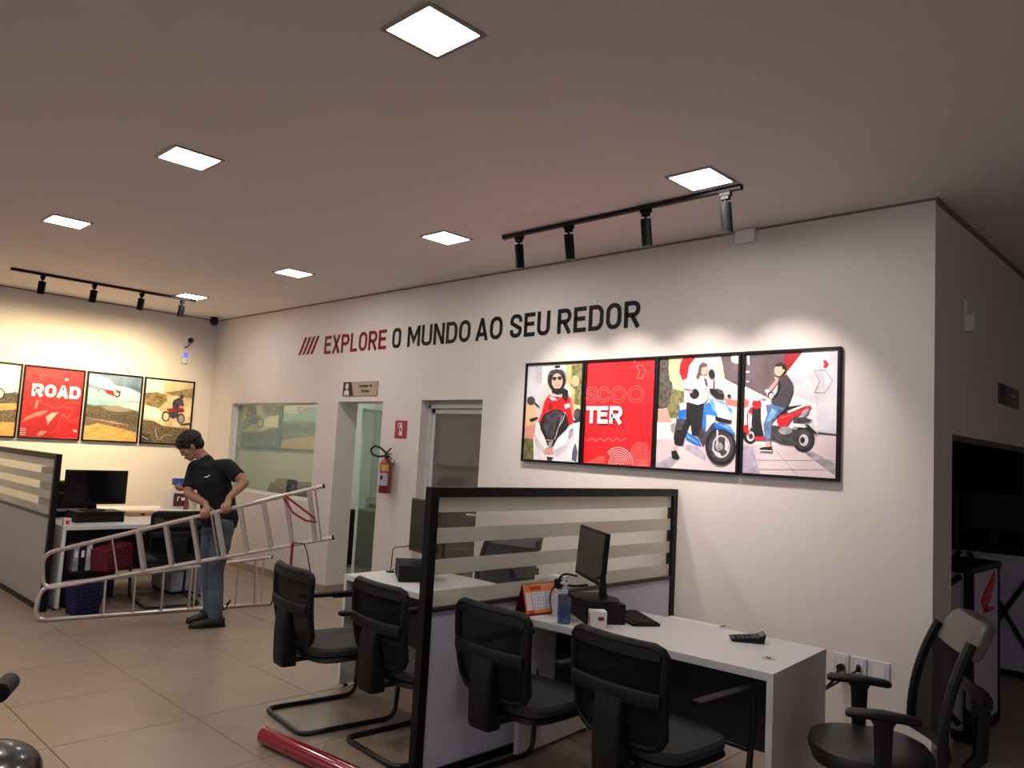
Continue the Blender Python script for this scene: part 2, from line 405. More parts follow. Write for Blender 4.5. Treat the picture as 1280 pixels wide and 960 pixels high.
# ------------------------------------------------------------------ ceiling light panels
def area(loc, size, power, color, rot=(0, 0, 0)):
    l = bpy.data.lights.new('panel_light', 'AREA'); l.shape = 'SQUARE'; l.size = size; l.energy = power; l.color = color
    o = bpy.data.objects.new('panel_light', l); COL.objects.link(o); o.location = loc; o.rotation_euler = rot; return o
M_led = mat('led_diffuser', (255, 250, 246), .5, emit=PANEL_E)
M_ledf = mat('panel_rim', (150, 140, 138), .4)
def panel(x, y, label, grp='square LED panels in the ceiling'):
    t = thing('ceiling_light', label, 'ceiling light', (x, y, ZC), 0, grp)
    s = .145
    b = mb(M_ledf)
    for a in range(4):
        b.prism([(-s, -s), (s, -s), (s-.018, -s+.018), (-s+.018, -s+.018)], lambda u, v, tt, a=a: Matrix.Rotation(a*pi/2, 4, 'Z') @ V((u, v, -tt)), 0, .008)
    b.build('frame', t)
    mb(M_led).box((0, 0, -.003), (.252, .252, .004)).build('diffuser', t)
    return t
PX = [-2.27, -4.45, -6.66, -8.92]
panel(PX[0], 1.785, 'largest and nearest square ceiling light, top centre of the photo')
panel(PX[1], 1.785, 'square ceiling light second largest on the left, left of the nearest one')
panel(PX[2], 1.785, 'leftmost square ceiling light, near the left edge of the photo')
panel(PX[3], 3.75, 'smallest square ceiling light, beside the end of the far track over the motocross posters')
panel(PX[2], 3.75, 'square ceiling light straight above the red word on the wall')
panel(PX[1], 3.75, 'square ceiling light just left of the near spotlight track')
panel(PX[0], 3.75, 'square ceiling light right above the near spotlight track')
for x, l in zip(PX, ('first', 'second', 'third', 'fourth')): panel(x, -.18, 'added unseen square ceiling light behind the photographer, '+l+' from the scooter wall corner', 'added ceiling lights behind the photographer')  # unseen panels added to brighten the room
def office_light():
    t = thing('office_light', 'ceiling light inside the glazed office', 'ceiling light', (-8.6, 6.6, ZC))
    mb(mat('office_led', (238, 245, 236), .5, emit=PANEL_E*.6)).box((0, 0, -.01), (1.2, .4, .016)).build('diffuser', t)
    mb(M_whalu).box((0, 0, -.004), (1.24, .44, .006)).build('frame', t)
office_light()

# ------------------------------------------------------------------ spotlight tracks
def spotlamp(loc, target, power, color, angle, blend):
    l = bpy.data.lights.new('spot', 'SPOT'); l.energy = power; l.color = color; l.spot_size = radians(angle); l.spot_blend = blend; l.shadow_soft_size = .025
    o = bpy.data.objects.new('spot', l); COL.objects.link(o); o.location = loc
    o.rotation_euler = (V(target)-V(loc)).to_track_quat('-Z', 'Y').to_euler(); return o
def track(name, a, b, label):
    t = thing('spotlight_track', label, 'track', (V(a)+V(b))/2)
    d = (V(b)-V(a)); L = d.length; t.rotation_euler = (0, 0, math.atan2(d.y, d.x))
    mb(M_black).box((0, 0, -.014), (L, .034, .026)).build('rail', t, bevel=.003)
    mb(M_black).box((-L/2-.004, 0, -.014), (.012, .038, .03)).build('end_cap', t); mb(M_black).box((L/2+.004, 0, -.014), (.012, .038, .03)).build('end_cap', t)
def head(loc, aim, label, grp, length, rad, power, col, mt=M_lamp, ang=70, bl=.8):
    """loc: point on the rail underside; the lamp hangs below and leans towards aim"""
    t = thing('track_spotlight', label, 'spotlight', loc, 0, grp)
    d = (V(aim)-V(loc)).normalized(); top = V((0, 0, -.062)); tilt = (d*.6+V((0, 0, -1))).normalized()
    mb(mt).box((0, 0, -.012), (.07, .036, .024), bev=.004).box((0, 0, -.034), (.05, .03, .022), bev=.003).build('adapter', t)
    mb(mt).cyl((0, 0, -.04), (0, 0, -.07), .008).build('stem', t, True)
    p0 = top; p1 = top+tilt*length
    mb(mt).cyl(p0, p1, rad, n=24).build('lamp_body', t, True)
    mb(mat('lamp_rim', (40, 40, 42), .3)).cyl(p1-tilt*.004, p1+tilt*.003, rad*1.03, n=24).build('lamp_rim', t, True)
    mb(mat('spot_lens', (120, 110, 95), .2)).cyl(p1+tilt*.0031, p1+tilt*.0045, rad*.7, n=20).build('lens', t)
    s = spotlamp(V(loc)+p1+tilt*.03, aim, power, col, ang, bl)
    return t
zt = ZC
track('near', (-4.03, 3.96, zt), (-2.14, 3.96, zt), 'black track with four spotlights in front of the scooter posters')
lab = ['leftmost spotlight on the near track', 'second spotlight from the left on the near track', 'third spotlight from the left on the near track', 'rightmost spotlight on the near track, charcoal coloured']
for i, (x, ax) in enumerate(((-3.88, -4.05), (-3.41, -3.45), (-2.78, -2.85), (-2.23, -2.2))):
    head((x, 3.96, zt-.028), (ax, D, 1.75), lab[i], 'spotlights on the near track', .17, .033, SPOT_R, (1, .86, .80), M_lamp if i < 3 else M_black2)
track('far', (-9.16, 2.0, zt), (-9.12, 3.87, zt), 'thin black track with four spotlights in front of the motocross posters')
lab = ['spotlight nearest the left edge of the photo', 'second spotlight from the left on the far track', 'third spotlight from the left on the far track', 'rightmost spotlight on the far track, beside the small ceiling light']
for i, y in enumerate((2.28, 2.78, 3.28, 3.74)):
    head((-9.14, y, zt-.028), (XL, y, 1.72), lab[i], 'spotlights on the far track', .13, .035, SPOT_L, (1, .76, .42), M_lamp, 105, 1.0)
# small wall fittings
t = thing('dome_camera', 'small black dome camera in the upper corner of the two walls', 'camera', (XL+.24, D-.16, ZC))
mb(M_black).cyl((0, 0, -.02), (0, 0, 0), .05).build('mount', t, True); mb(M_black).ell((0, 0, -.055), .058).build('dome', t, True)
t = thing('wall_camera', 'white wall camera with a black lens above the blue lit box', 'camera', (XL, 4.38, 2.88))
mb(M_whalu).box((.015, 0, .02), (.03, .09, .12), bev=.01).build('bracket', t); mb(M_black).ell((.07, .02, -.005), .035).build('lens_ball', t, True)
mb(M_black).tube([(.06, .02, -.03), (.07, 0, -.08), (.02, -.03, -.11)], .006).build('cable', t, True)
t = thing('router_box', 'small white wall box with a blue lit face below the wall camera', 'router', (XL, 4.36, 2.64))
mb(M_whalu).box((.02, 0, 0), (.04, .07, .16), bev=.008).build('case', t); mb(mat('blue_led', (90, 90, 250), .5, emit=1.3)).box((.042, 0, .035), (.004, .05, .07)).build('light', t)
t = thing('ceiling_vent_box', 'small square access cover under the ceiling right of the near track', 'vent', (-2.52, D, 3.16))
mb(M_ceil).box((0, -.02, 0), (.14, .04, .09), bev=.003).build('cover', t)
t = thing('motion_sensor', 'small white motion sensor high on the shaded side wall', 'sensor', (XR, 5.36, 2.59))
mb(M_whalu).box((.012, 0, .07), (.02, .03, .12), bev=.004).build('antenna', t); mb(M_whalu).box((.03, .02, -.02), (.06, .075, .11), bev=.012).build('case', t)
mb(mat('sensor_lens', (200, 200, 205), .25)).box((.062, .02, .0), (.006, .045, .05), bev=.002).build('lens', t)
# ------------------------------------------------------------------ wall lettering
M_vr = mat('dark_red_vinyl', (122, 14, 14), .6, spec=.2); M_vk = mat('black_vinyl', (11, 12, 12), .6, spec=.2)
lt = thing('wall_lettering', 'large painted slogan EXPLORE O MUNDO AO SEU REDOR with four red slashes', 'wall lettering', (0, D, 2.6))
def lettering():
    H = .205
    for k in range(4):
        b = mb(M_vr); x = -8.225+k*.088
        b.prism([(x, .02), (x+.045, .02), (x+.17, .225), (x+.125, .225)], lambda u, v, t: V((u, -.001-t, v)), 0, .004); b.build('slash', lt)
    for word, xa, xb, mt_ in (('EXPLORE', -7.67, -6.515, M_vr), ('O', -6.41, -6.27, M_vk), ('MUNDO', -6.16, -5.24, M_vk), ('AO', -5.165, -4.825, M_vk), ('SEU', -4.73, -4.27, M_vk), ('REDOR', -4.185, -3.37, M_vk)):
        wt = {'M': 1.25, 'E': .88, 'L': .85}; tot = sum(wt.get(c, 1) for c in word); gap = .028
        unit = (xb-xa-gap*(len(word)-1))/tot; x = xa
        for c in word:
            w = unit*wt.get(c, 1); b = mb(mt_)
            fn = lambda u, v, t, x=x: V((x+u*H, -.001-t, v*H+.005))
            for pl in letter(c, w/H, .085): ribbon(b, pl, .085, fn, .004)
            b.build('letter', lt); x += w+gap
lettering()

# ------------------------------------------------------------------ posters
def homog(src):
    # maps quad src (TL, TR, BR, BL) to unit square, u right, v up
    import numpy as np
    dst = [(0, 1), (1, 1), (1, 0), (0, 0)]; A = []; B = []
    for (x, y), (u, v) in zip(src, dst):
        A.append([x, y, 1, 0, 0, 0, -u*x, -u*y]); B.append(u); A.append([0, 0, 0, x, y, 1, -v*x, -v*y]); B.append(v)
    h = np.linalg.solve(np.array(A, float), np.array(B, float))
    def f(p):
        x, y = p; w = h[6]*x+h[7]*y+1; return ((h[0]*x+h[1]*y+h[2])/w, (h[3]*x+h[4]*y+h[5])/w)
    return f
def clip01(poly):
    def cl(P, inside, cut):
        out = []
        for i in range(len(P)):
            a, b = P[i-1], P[i]
            if inside(b):
                if not inside(a): out.append(cut(a, b))
                out.append(b)
            elif inside(a): out.append(cut(a, b))
        return out
    for ax, lo in ((0, 1), (0, 0), (1, 1), (1, 0)):
        bd = 0.0 if lo else 1.0
        ins = (lambda p, ax=ax, bd=bd: p[ax] >= bd) if lo else (lambda p, ax=ax, bd=bd: p[ax] <= bd)
        def cut(a, b, ax=ax, bd=bd):
            t = (bd-a[ax])/(b[ax]-a[ax]); return (a[0]+(b[0]-a[0])*t, a[1]+(b[1]-a[1])*t)
        if not poly: return []
        poly = cl(poly, ins, cut)
    return poly
def circ(cx, cy, r, ry=None, n=20): return [(cx+r*cos(2*pi*i/n), cy+(ry or r)*sin(2*pi*i/n)) for i in range(n)]
def poster(loc, rz, w, h, label, grp, base, items, src, texts=None, fr=.018):
    """items: (material, polygon) or (material, polyline, width) in the coordinates of quad src"""
    t = thing('framed_poster', label, 'poster', loc, rz, grp)
    b = mb(M_frame); dpt = .035
    b.span((-w/2, -dpt, -h/2), (-w/2+fr, 0, h/2)).span((w/2-fr, -dpt, -h/2), (w/2, 0, h/2)).span((-w/2+fr, -dpt, h/2-fr), (w/2-fr, 0, h/2)).span((-w/2+fr, -dpt, -h/2), (w/2-fr, 0, -h/2+fr))
    b.build('frame', t, bevel=.002)
    iw, ih = w-2*fr, h-2*fr; f = homog(src); b = mb(base); lay = [0]
    def fn(u, v, tt=0): return V(((u-.5)*iw, -.02-lay[0], (v-.5)*ih))
    b.span((-iw/2, -.02, -ih/2), (iw/2, -.004, ih/2))
    for it in items:
        lay[0] += .00025; b.m(it[0])
        if len(it) == 2:
            P = clip01([f(p) for p in it[1]])
            if len(P) >= 3: b.poly([fn(*p) for p in P])
        else:
            pts = clean([f(p) for p in it[1]])
            pts = [(min(1, max(0, p[0])), min(1, max(0, p[1]))) for p in pts]; pts = clean(pts)
            if len(pts) > 1:
                P2 = [(p[0]*iw, p[1]*ih) for p in pts]
                ribbon(b, P2, it[2]*.5, lambda x, y, tt: V((x-iw/2, -.02-lay[0], y-ih/2)))
    if texts: lay[0] += .0003; texts(b, iw, ih, lay)
    b.build('print', t, recalc=False)
    return t
def pm(name, rgb, **k): return mat('print_'+name, rgb, k.pop('rough', .45), **k)
P_bl = pm('blossom', (206, 186, 176), rgb2=(228, 212, 204), scale=6)
P_sky1 = pm('pale_sky', (198, 198, 208), rgb2=(220, 220, 228), scale=5); P_white = pm('white', (222, 218, 220), rgb2=(236, 233, 232), scale=18); P_blk = pm('black', (20, 18, 20), rgb2=(34, 32, 36), scale=30); P_dk = pm('dark_grey', (46, 42, 46), rgb2=(78, 72, 76), scale=26)
P_red = pm('red', (232, 22, 30)); P_dred = pm('deep_red', (150, 20, 26)); P_skin = pm('skin', (222, 170, 148)); P_grn = pm('foliage', (78, 84, 46), rgb2=(136, 132, 84), scale=30)
P_dgrn = pm('dark_foliage', (50, 48, 44), rgb2=(92, 88, 76), scale=40); P_och = pm('ochre', (196, 160, 96), rgb2=(222, 194, 140), scale=12); P_ora = pm('peach', (238, 188, 140))
P_blue = pm('blue', (20, 92, 190), rgb2=(48, 128, 214), scale=12); P_lblue = pm('light_blue', (74, 140, 214), rgb2=(130, 184, 236), scale=20); P_gry = pm('grey', (126, 122, 126), rgb2=(170, 166, 170), scale=26); P_lg = pm('light_grey', (190, 186, 192), rgb2=(216, 212, 218), scale=7); P_pav = pm('paving', (206, 188, 190), rgb2=(222, 206, 206), scale=5)
P_jn = pm('jeans', (58, 84, 124), rgb2=(104, 132, 168), scale=24); P_br = pm('brown_grey', (84, 70, 74), rgb2=(102, 88, 92), scale=8); P_pink = pm('pinkred', (250, 110, 104)); P_lred = pm('light_red', (255, 150, 146))
P_lav = pm('lavender_grey', (160, 150, 168), rgb2=(190, 180, 194), scale=16); P_pk2 = pm('dusty_pink', (214, 150, 138))
ZP = 1.62+(1.955-1.62)*K; HP = .82; ZL = ZP-.062
# 1: rider with helmet on a white scooter
I1 = [(P_sky1, [(82, 78), (240, 78), (200, 330), (150, 480), (45, 520)]), (P_lg, [(130, 78), (200, 80), (215, 260), (120, 330), (110, 170)]),
  (P_och, [(400, 60), (548, 58), (520, 520), (420, 400), (405, 200)]), (P_grn, [(450, 78), (545, 70), (530, 420), (470, 400), (480, 280), (440, 250)]), (pm('tan', (200, 160, 130)), circ(480, 210, 34, 46)),
  (P_pk2, [(60, 560), (150, 540), (140, 700), (50, 700)]), (P_ora, [(70, 400), (150, 380), (160, 560), (58, 600)]), (P_grn, [(50, 690), (140, 700), (150, 880), (44, 868)]),
  (P_bl, [(200, 250), (300, 130), (440, 260), (480, 560), (170, 560)]),
  (P_red, [(262, 320), (225, 380), (200, 480), (172, 560), (190, 585), (250, 470), (400, 460), (430, 575), (462, 565), (470, 470), (455, 380), (420, 320), (340, 380)]),
  (P_red, [(250, 340), (430, 340), (410, 470), (240, 470)]), (P_dred, [(262, 395), (300, 400), (290, 450), (255, 455)]), (P_white, [(392, 408), (435, 396), (440, 428), (398, 442)]), (P_pink, [(440, 330), (462, 380), (472, 520), (458, 520), (446, 430)]),
  (P_white, [(255, 335), (300, 350), (350, 360), (370, 335), (330, 372), (290, 375)]), (P_gry, circ(330, 190, 86, 92)), (P_lg, [(300, 85), (345, 80), (360, 120), (290, 125)]), (P_blk, [(310, 82), (352, 78), (356, 100), (312, 104)]), (P_blk, circ(328, 205, 76, 96)), (P_dk, circ(328, 140, 60, 26)),
  (P_skin, circ(332, 212, 46, 66)), (P_blk, circ(308, 190, 17, 17)), (P_blk, circ(354, 186, 17, 17)), (P_dk, [(290, 180), (372, 176), (372, 186), (290, 190)]), (P_red, circ(332, 244, 16, 7)), (P_white, circ(332, 242, 10, 3)),
  (P_blk, [(285, 275), (400, 270), (390, 310), (340, 325), (290, 310)]), (P_blk, [(390, 270), (425, 290), (425, 340), (405, 390), (380, 350), (372, 300)]),
  (P_dk, circ(112, 375, 34, 36)), (P_blk, [(138, 385), (160, 400), (190, 430), (180, 432), (150, 412)]), (P_dk, circ(508, 490, 34, 52)), (P_blk, [(100, 530), (165, 512), (178, 522), (110, 556)]), (P_blk, [(466, 535), (520, 545), (520, 556), (466, 550)]),
  (P_white, [(160, 545), (200, 580), (240, 700), (280, 770), (330, 700), (430, 590), (525, 550), (518, 888), (140, 880), (135, 700), (150, 640)]), (P_lg, [(140, 640), (170, 700), (250, 800), (240, 830), (160, 760)]), (P_lg, [(300, 800), (400, 740), (470, 650), (480, 700), (400, 800), (330, 850)]),
  (P_pk2, [(240, 770), (300, 770), (310, 830), (230, 830)]), (P_white, [(140, 780), (240, 860), (230, 885), (140, 880)]), (P_lg, [(150, 700), (240, 810), (225, 822)]), (P_dk, [(250, 845), (310, 850), (290, 880), (255, 875)]),
  (pm('slate', (84, 88, 112)), [(490, 720), (510, 800), (500, 886), (462, 870), (466, 800)]), (P_gry, [(440, 620), (474, 600), (470, 660), (430, 700)]),
  (P_blk, [(300, 450), (360, 450), (415, 490), (438, 570), (420, 610), (340, 690), (305, 760), (262, 760), (240, 700), (200, 620), (190, 570), (225, 490)]), (P_dk, [(310, 460), (350, 460), (395, 490), (330, 560), (310, 680), (260, 690), (225, 600), (240, 500)]),
  (P_lg, [(400, 495), (385, 540), (350, 600), (325, 680), (316, 700)], .006), (P_gry, [(380, 500), (365, 560), (330, 650)], .008), (P_gry, [(250, 704), (305, 708)], .008), (P_gry, [(270, 720), (305, 715), (295, 770), (265, 765)]), (P_gry, [(200, 80), (196, 230)], .004),
  (P_gry, [(150, 90), (195, 110)], .004), (P_gry, [(145, 130), (195, 150)], .004), (P_gry, [(145, 170), (195, 190)], .004), (P_gry, [(160, 200), (195, 230)], .004)]
S1 = [(82, 78), (548, 58), (515, 888), (45, 868)]
gR = 'scooter posters in black frames'
def px(a, b): return (a+b)/2*K, (b-a)*K
x, w = px(-4.409, -3.797)
poster((x, D, ZP), 0, w+.01, HP, 'framed poster of a helmeted rider in a red jacket on a white scooter', gR, P_bl, I1, S1)
# 2: red scooter poster with outlined and solid letters
def tex2(b, iw, ih, lay):
    f = homog(S2); H = .155*ih
    b.m(P_lred)
    for c, u, wd in (('S', .01, .17), ('C', .195, .185), ('O', .405, .2), ('O', .64, .23)):
        s = .10
        outline(b, c, wd*iw/H, .085, .008, lambda a, v, t, u=u: V(((u-.5)*iw+a*H, -.02-lay[0], (.595-.5)*ih+v*H)))
    lay[0] += .0003; b.m(P_white); H2 = .17*ih
    for c, u, wd in (('T', .025, .165), ('E', .2, .16), ('R', .385, .185)):
        for pl in letter(c, wd*iw/H2, .115): lay[0] += .0002; ribbon(b, pl, .115, lambda a, v, t, u=u: V(((u-.5)*iw+a*H2, -.02-lay[0], (.39-.5)*ih+v*H2)))
S2 = [(64, 88), (575, 57), (546, 900), (38, 868)]
I2 = [(P_red, [(260, 60), (420, 60), (400, 260), (300, 260)]), (P_lred, [(400, 66), (425, 62), (418, 90)])]
I2 += [(P_lred, [(430, 110), (475, 108), (500, 155), (470, 210), (432, 208), (455, 160), (430, 110)], .003)]
I2 += [(P_lred, [(52+i*9, 690+12*sin(i*.9)) for i in range(35)], .0035)]
for k in range(8): I2.append((P_white, [(297+(112-14*k)*cos(a), 885-(135-17*k)*sin(a)) for a in [pi*.02+pi*.96*j/22 for j in range(23)]][:(18 if k < 3 else 23)], .0034))
for k in range(16):
    yy_ = 712+k*12; hw = 78*math.sqrt(max(.02, 1-((k-9)/10.)**2)); I2.append((P_lred, [(465-hw, yy_), (min(552, 465+hw), yy_+3)], .0022))
for k in range(6): I2.append((P_lred, [(150-k*16, 822+k*9), (205, 824+k*9)], .0022))
for k in range(5): I2.append((P_lred, [(455-k*2, 885-k*9), (530, 888-k*9)], .0022))
x, w = px(-3.785, -3.130)
poster((x, D, ZP), 0, w, HP, 'red framed poster with the letters SCOO TER and white rings', gR, P_red, I2, S2, tex2)
# 3: woman beside a blue scooter
S3 = [(68, 82), (634, 42), (608, 908), (42, 880)]
I3 = [(P_dgrn, [(68, 82), (140, 78), (160, 300), (130, 440), (55, 460)]), (P_grn, [(150, 300), (240, 320), (240, 420), (190, 520), (120, 520), (120, 440), (150, 360)]), (P_pk2, [(52, 450), (120, 450), (160, 560), (50, 555)]),
  (P_ora, [(135, 78), (240, 70), (205, 150), (215, 240), (260, 300), (200, 310), (140, 240), (130, 150)]), (P_red, [(236, 70), (325, 62), (275, 130), (262, 220), (230, 240), (206, 180), (212, 120)]), (P_bl, [(325, 62), (520, 50), (535, 220), (634, 290), (630, 380), (420, 330), (270, 230), (280, 130)]),
  (P_br, [(500, 50), (634, 42), (626, 272), (530, 222), (515, 120)]), (P_ora, [(488, 80), (530, 200), (520, 215), (485, 150)]), (P_lg, circ(612, 70, 38, 38)), (P_pink, [(530, 365), (632, 385), (626, 430), (540, 410)]),
  (P_pav, [(50, 550), (620, 560), (608, 908), (42, 880)]), (P_lav, [(45, 860), (150, 800), (230, 805), (140, 888), (44, 880)]), (P_lav, [(210, 705), (330, 720), (400, 790), (390, 830), (240, 740)]), (P_white, [(50, 552), (380, 560), (300, 640), (50, 680)]),
  # scooter rear and body
  (P_blue, [(205, 440), (262, 410), (250, 530), (200, 520)]), (P_white, [(210, 410), (260, 400), (258, 450), (215, 460)]), (P_gry, [(140, 570), (180, 550), (205, 620), (190, 650), (155, 620)]), (P_dk, [(190, 520), (260, 530), (260, 640), (200, 700), (175, 640)]),
  (P_blk, circ(206, 660, 36, 60)), (P_blue, [(245, 630), (262, 615), (340, 665), (370, 725), (330, 715), (260, 680)]), (P_lblue, [(262, 640), (330, 680), (350, 712), (270, 660)]),
  (P_dk, [(290, 420), (380, 420), (390, 600), (430, 640), (380, 730), (330, 640), (300, 640)]), (P_blue, [(375, 420), (420, 400), (500, 480), (480, 500), (410, 520), (400, 620), (372, 590)]), (P_white, [(402, 490), (470, 500), (450, 560), (400, 615)]),
  (P_lblue, [(420, 370), (520, 390), (585, 450), (580, 540), (500, 510), (440, 440)]), (P_white, [(450, 380), (540, 420), (584, 500), (560, 545), (480, 500), (470, 440)]), (P_lg, [(480, 410), (540, 440), (560, 500), (520, 480)]), (P_blk, [(462, 500), (580, 530), (575, 552), (520, 545), (470, 530)]),
  # woman
  (P_blk, [(262, 400), (385, 410), (372, 560), (345, 650), (300, 640), (290, 560), (250, 660), (235, 720), (180, 715), (175, 690), (220, 620), (258, 520)]), (P_skin, [(175, 715), (195, 715), (188, 765), (165, 765)]), (P_blk, [(155, 762), (190, 755), (212, 800), (205, 820), (160, 812)]),
  (pm('jacket_white', (196, 194, 206), rgb2=(222, 220, 228), scale=16), [(335, 200), (390, 205), (415, 270), (412, 370), (395, 400), (345, 420), (270, 400), (262, 370), (300, 300), (255, 270), (225, 262), (228, 245), (290, 235)]), (P_lg, [(340, 260), (370, 270), (370, 400), (345, 410)]), (P_br, [(385, 220), (405, 230), (415, 290), (395, 270)]), (P_skin, circ(383, 160, 27, 40)), (P_br, [(350, 130), (375, 102), (410, 115), (405, 135), (370, 145), (365, 190), (345, 235), (330, 215), (345, 170)]),
  (P_blk, circ(318, 338, 34, 38)), (P_lg, [(220, 250), (300, 262), (330, 290), (310, 310), (240, 300)]), (P_pk2, circ(292, 322, 14, 12)), (P_skin, circ(398, 300, 10, 8)),
  (P_blk, [(425, 295), (470, 300), (530, 340), (525, 372), (470, 365), (430, 330)]), (P_dk, [(470, 290), (520, 310), (532, 345), (490, 330)]), (P_blk, circ(441, 188, 22, 34)), (P_blk, [(455, 215), (462, 240), (460, 300), (452, 300)]), (P_blk, circ(565, 348, 13, 12)),
  (P_dk, [(440, 560), (470, 540), (470, 600), (420, 660), (400, 690), (400, 620)]), (P_blk, circ(505, 720, 108, 138, 28)), (P_dk, circ(508, 720, 88, 112, 28)), (P_lg, circ(510, 722, 62, 84, 24)), (P_dk, circ(510, 722, 52, 72, 24)), (P_gry, circ(495, 722, 28, 32)), (P_lg, [(540, 660), (560, 700), (555, 760), (535, 740)]), (P_lg, [(440, 740), (470, 780), (520, 800), (500, 770)]), (P_lg, [(478, 600), (490, 600), (488, 712), (476, 710)]),
  (P_blue, [(450, 560), (500, 545), (570, 570), (610, 630), (600, 640), (540, 600), (470, 590)]), (P_lblue, [(470, 555), (560, 570), (600, 620), (540, 585)])]
x, w = px(-3.130, -2.478)
poster((x, D, ZP), 0, w, HP, 'framed poster of a woman in white standing by a blue scooter', gR, P_bl, I3, S3)
# 4: man on a red scooter
S4 = [(62, 82), (672, 52), (655, 918), (44, 885)]
I4 = [(P_br, [(62, 82), (440, 62), (340, 200), (250, 320), (210, 380), (56, 300)]), (P_dred, [(330, 68), (440, 62), (350, 190), (330, 190), (310, 110)]), (P_pk2, [(300, 200), (330, 200), (230, 330), (205, 370), (195, 340)]), (P_lg, [(440, 62), (672, 52), (660, 600), (520, 600), (480, 420), (360, 300), (330, 210)]),
  (P_white, [(56, 300), (210, 380), (360, 350), (520, 420), (540, 600), (380, 700), (48, 690)]), (P_sky1, [(560, 58), (672, 52), (668, 620), (540, 600), (530, 450), (600, 440)]), (P_pink, [(56, 380), (90, 400), (80, 440), (54, 450)]), (P_white, circ(75, 202, 14, 7)), (P_white, circ(75, 268, 10, 5)), (P_white, circ(205, 332, 14, 12)), (P_white, circ(260, 245, 7, 7)),
  (P_pav, [(48, 690), (380, 700), (540, 610), (662, 630), (655, 918), (44, 885)]), (P_lav, [(46, 700), (112, 710), (160, 893), (44, 885)]), (P_gry, [(440, 740), (500, 740), (655, 820), (655, 900), (620, 880)]), (P_dk, [(540, 610), (662, 622), (662, 636), (540, 625)]),
  (P_lg, [(530, 460), (640, 455), (636, 590), (530, 600)], .002), (P_gry, [(130, 800), (655, 798)], .003), (P_gry, [(150, 862), (640, 860)], .003), (P_gry, [(270, 740), (410, 905)], .003),
  (P_white, [(70, 95), (88, 92), (88, 155), (78, 155)]), (P_red, [(572, 128), (592, 124), (610, 150), (592, 175), (574, 172), (582, 150)]), (P_dk, [(516, 195), (585, 190), (635, 262), (585, 345), (516, 342), (552, 270), (516, 195)], .0025),
  (P_blk, circ(93, 635, 44, 54)), (P_lg, circ(98, 640, 26, 34)), (P_dk, circ(100, 640, 14, 20)), (P_blk, circ(446, 658, 72, 86, 28)), (P_dk, circ(446, 658, 54, 66)), (P_lg, circ(448, 664, 30, 40)), (P_blk, circ(440, 664, 16, 22)),
  (P_red, [(100, 440), (125, 455), (120, 500), (100, 560), (85, 640), (50, 590), (50, 570), (75, 560), (72, 490)]), (P_white, [(82, 480), (120, 500), (95, 600), (85, 600)]), (P_blk, [(110, 440), (165, 450), (165, 520), (185, 640), (130, 640), (105, 560)]), (P_red, circ(138, 420, 30, 34)), (P_white, circ(138, 388, 24, 12)), (P_lg, [(85, 355), (110, 385), (105, 388)]), (P_gry, [(165, 375), (200, 380), (198, 392), (165, 388)]),
  (P_red, [(120, 640), (190, 645), (260, 560), (270, 600), (240, 660), (130, 665)]), (P_dk, [(200, 560), (300, 570), (420, 600), (400, 700), (300, 690), (240, 660)]), (P_blk, [(270, 470), (340, 440), (470, 420), (440, 450), (330, 480), (270, 520)]),
  (P_red, [(270, 540), (290, 500), (400, 470), (490, 430), (500, 445), (440, 480), (370, 520), (330, 580), (290, 575)]), (P_white, [(340, 470), (480, 410), (450, 440), (350, 482)]), (P_pink, [(300, 512), (370, 492), (360, 500), (300, 520)]), (P_gry, [(440, 470), (480, 445), (480, 480), (450, 510), (425, 500)]), (P_dk, [(380, 510), (450, 510), (510, 530), (460, 545), (380, 560)]), (P_white, [(375, 550), (465, 560), (460, 582), (375, 572)]), (P_blk, [(455, 560), (480, 560), (540, 620), (520, 620)]), (P_lg, [(490, 540), (520, 570), (540, 620), (520, 600)]), (P_gry, circ(330, 600, 44, 28)),
  (P_jn, [(200, 430), (240, 420), (330, 450), (300, 480), (240, 540), (232, 680), (195, 680), (185, 560), (210, 490)]), (P_lblue, [(240, 450), (280, 470), (225, 540), (205, 540)]), (P_skin, [(200, 675), (230, 675), (232, 710), (205, 712)]), (P_blk, [(195, 712), (242, 708), (244, 735), (160, 730), (165, 718)]), (P_white, [(160, 730), (244, 735), (243, 742), (160, 737)]),
  (pm('charcoal_jacket', (66, 60, 70)), [(290, 240), (340, 222), (378, 280), (375, 350), (340, 440), (250, 430), (235, 400), (275, 350), (285, 300)]), (P_blk, [(285, 250), (305, 300), (280, 370), (240, 400), (240, 385), (275, 340)]), (P_skin, circ(286, 195, 30, 38)), (P_blk, [(262, 155), (300, 138), (330, 155), (328, 205), (312, 190), (305, 165), (268, 168)]), (P_skin, circ(232, 392, 10, 9)), (P_skin, circ(318, 195, 7, 10)), (P_blk, circ(235, 362, 20, 26)), (P_white, circ(238, 366, 14, 18))]
x, w = px(-2.467, -1.8315)
poster((x, D, ZP), 0, w, HP, 'framed poster of a man sitting on a red scooter, rightmost on the wall', gR, P_lg, I4, S4)
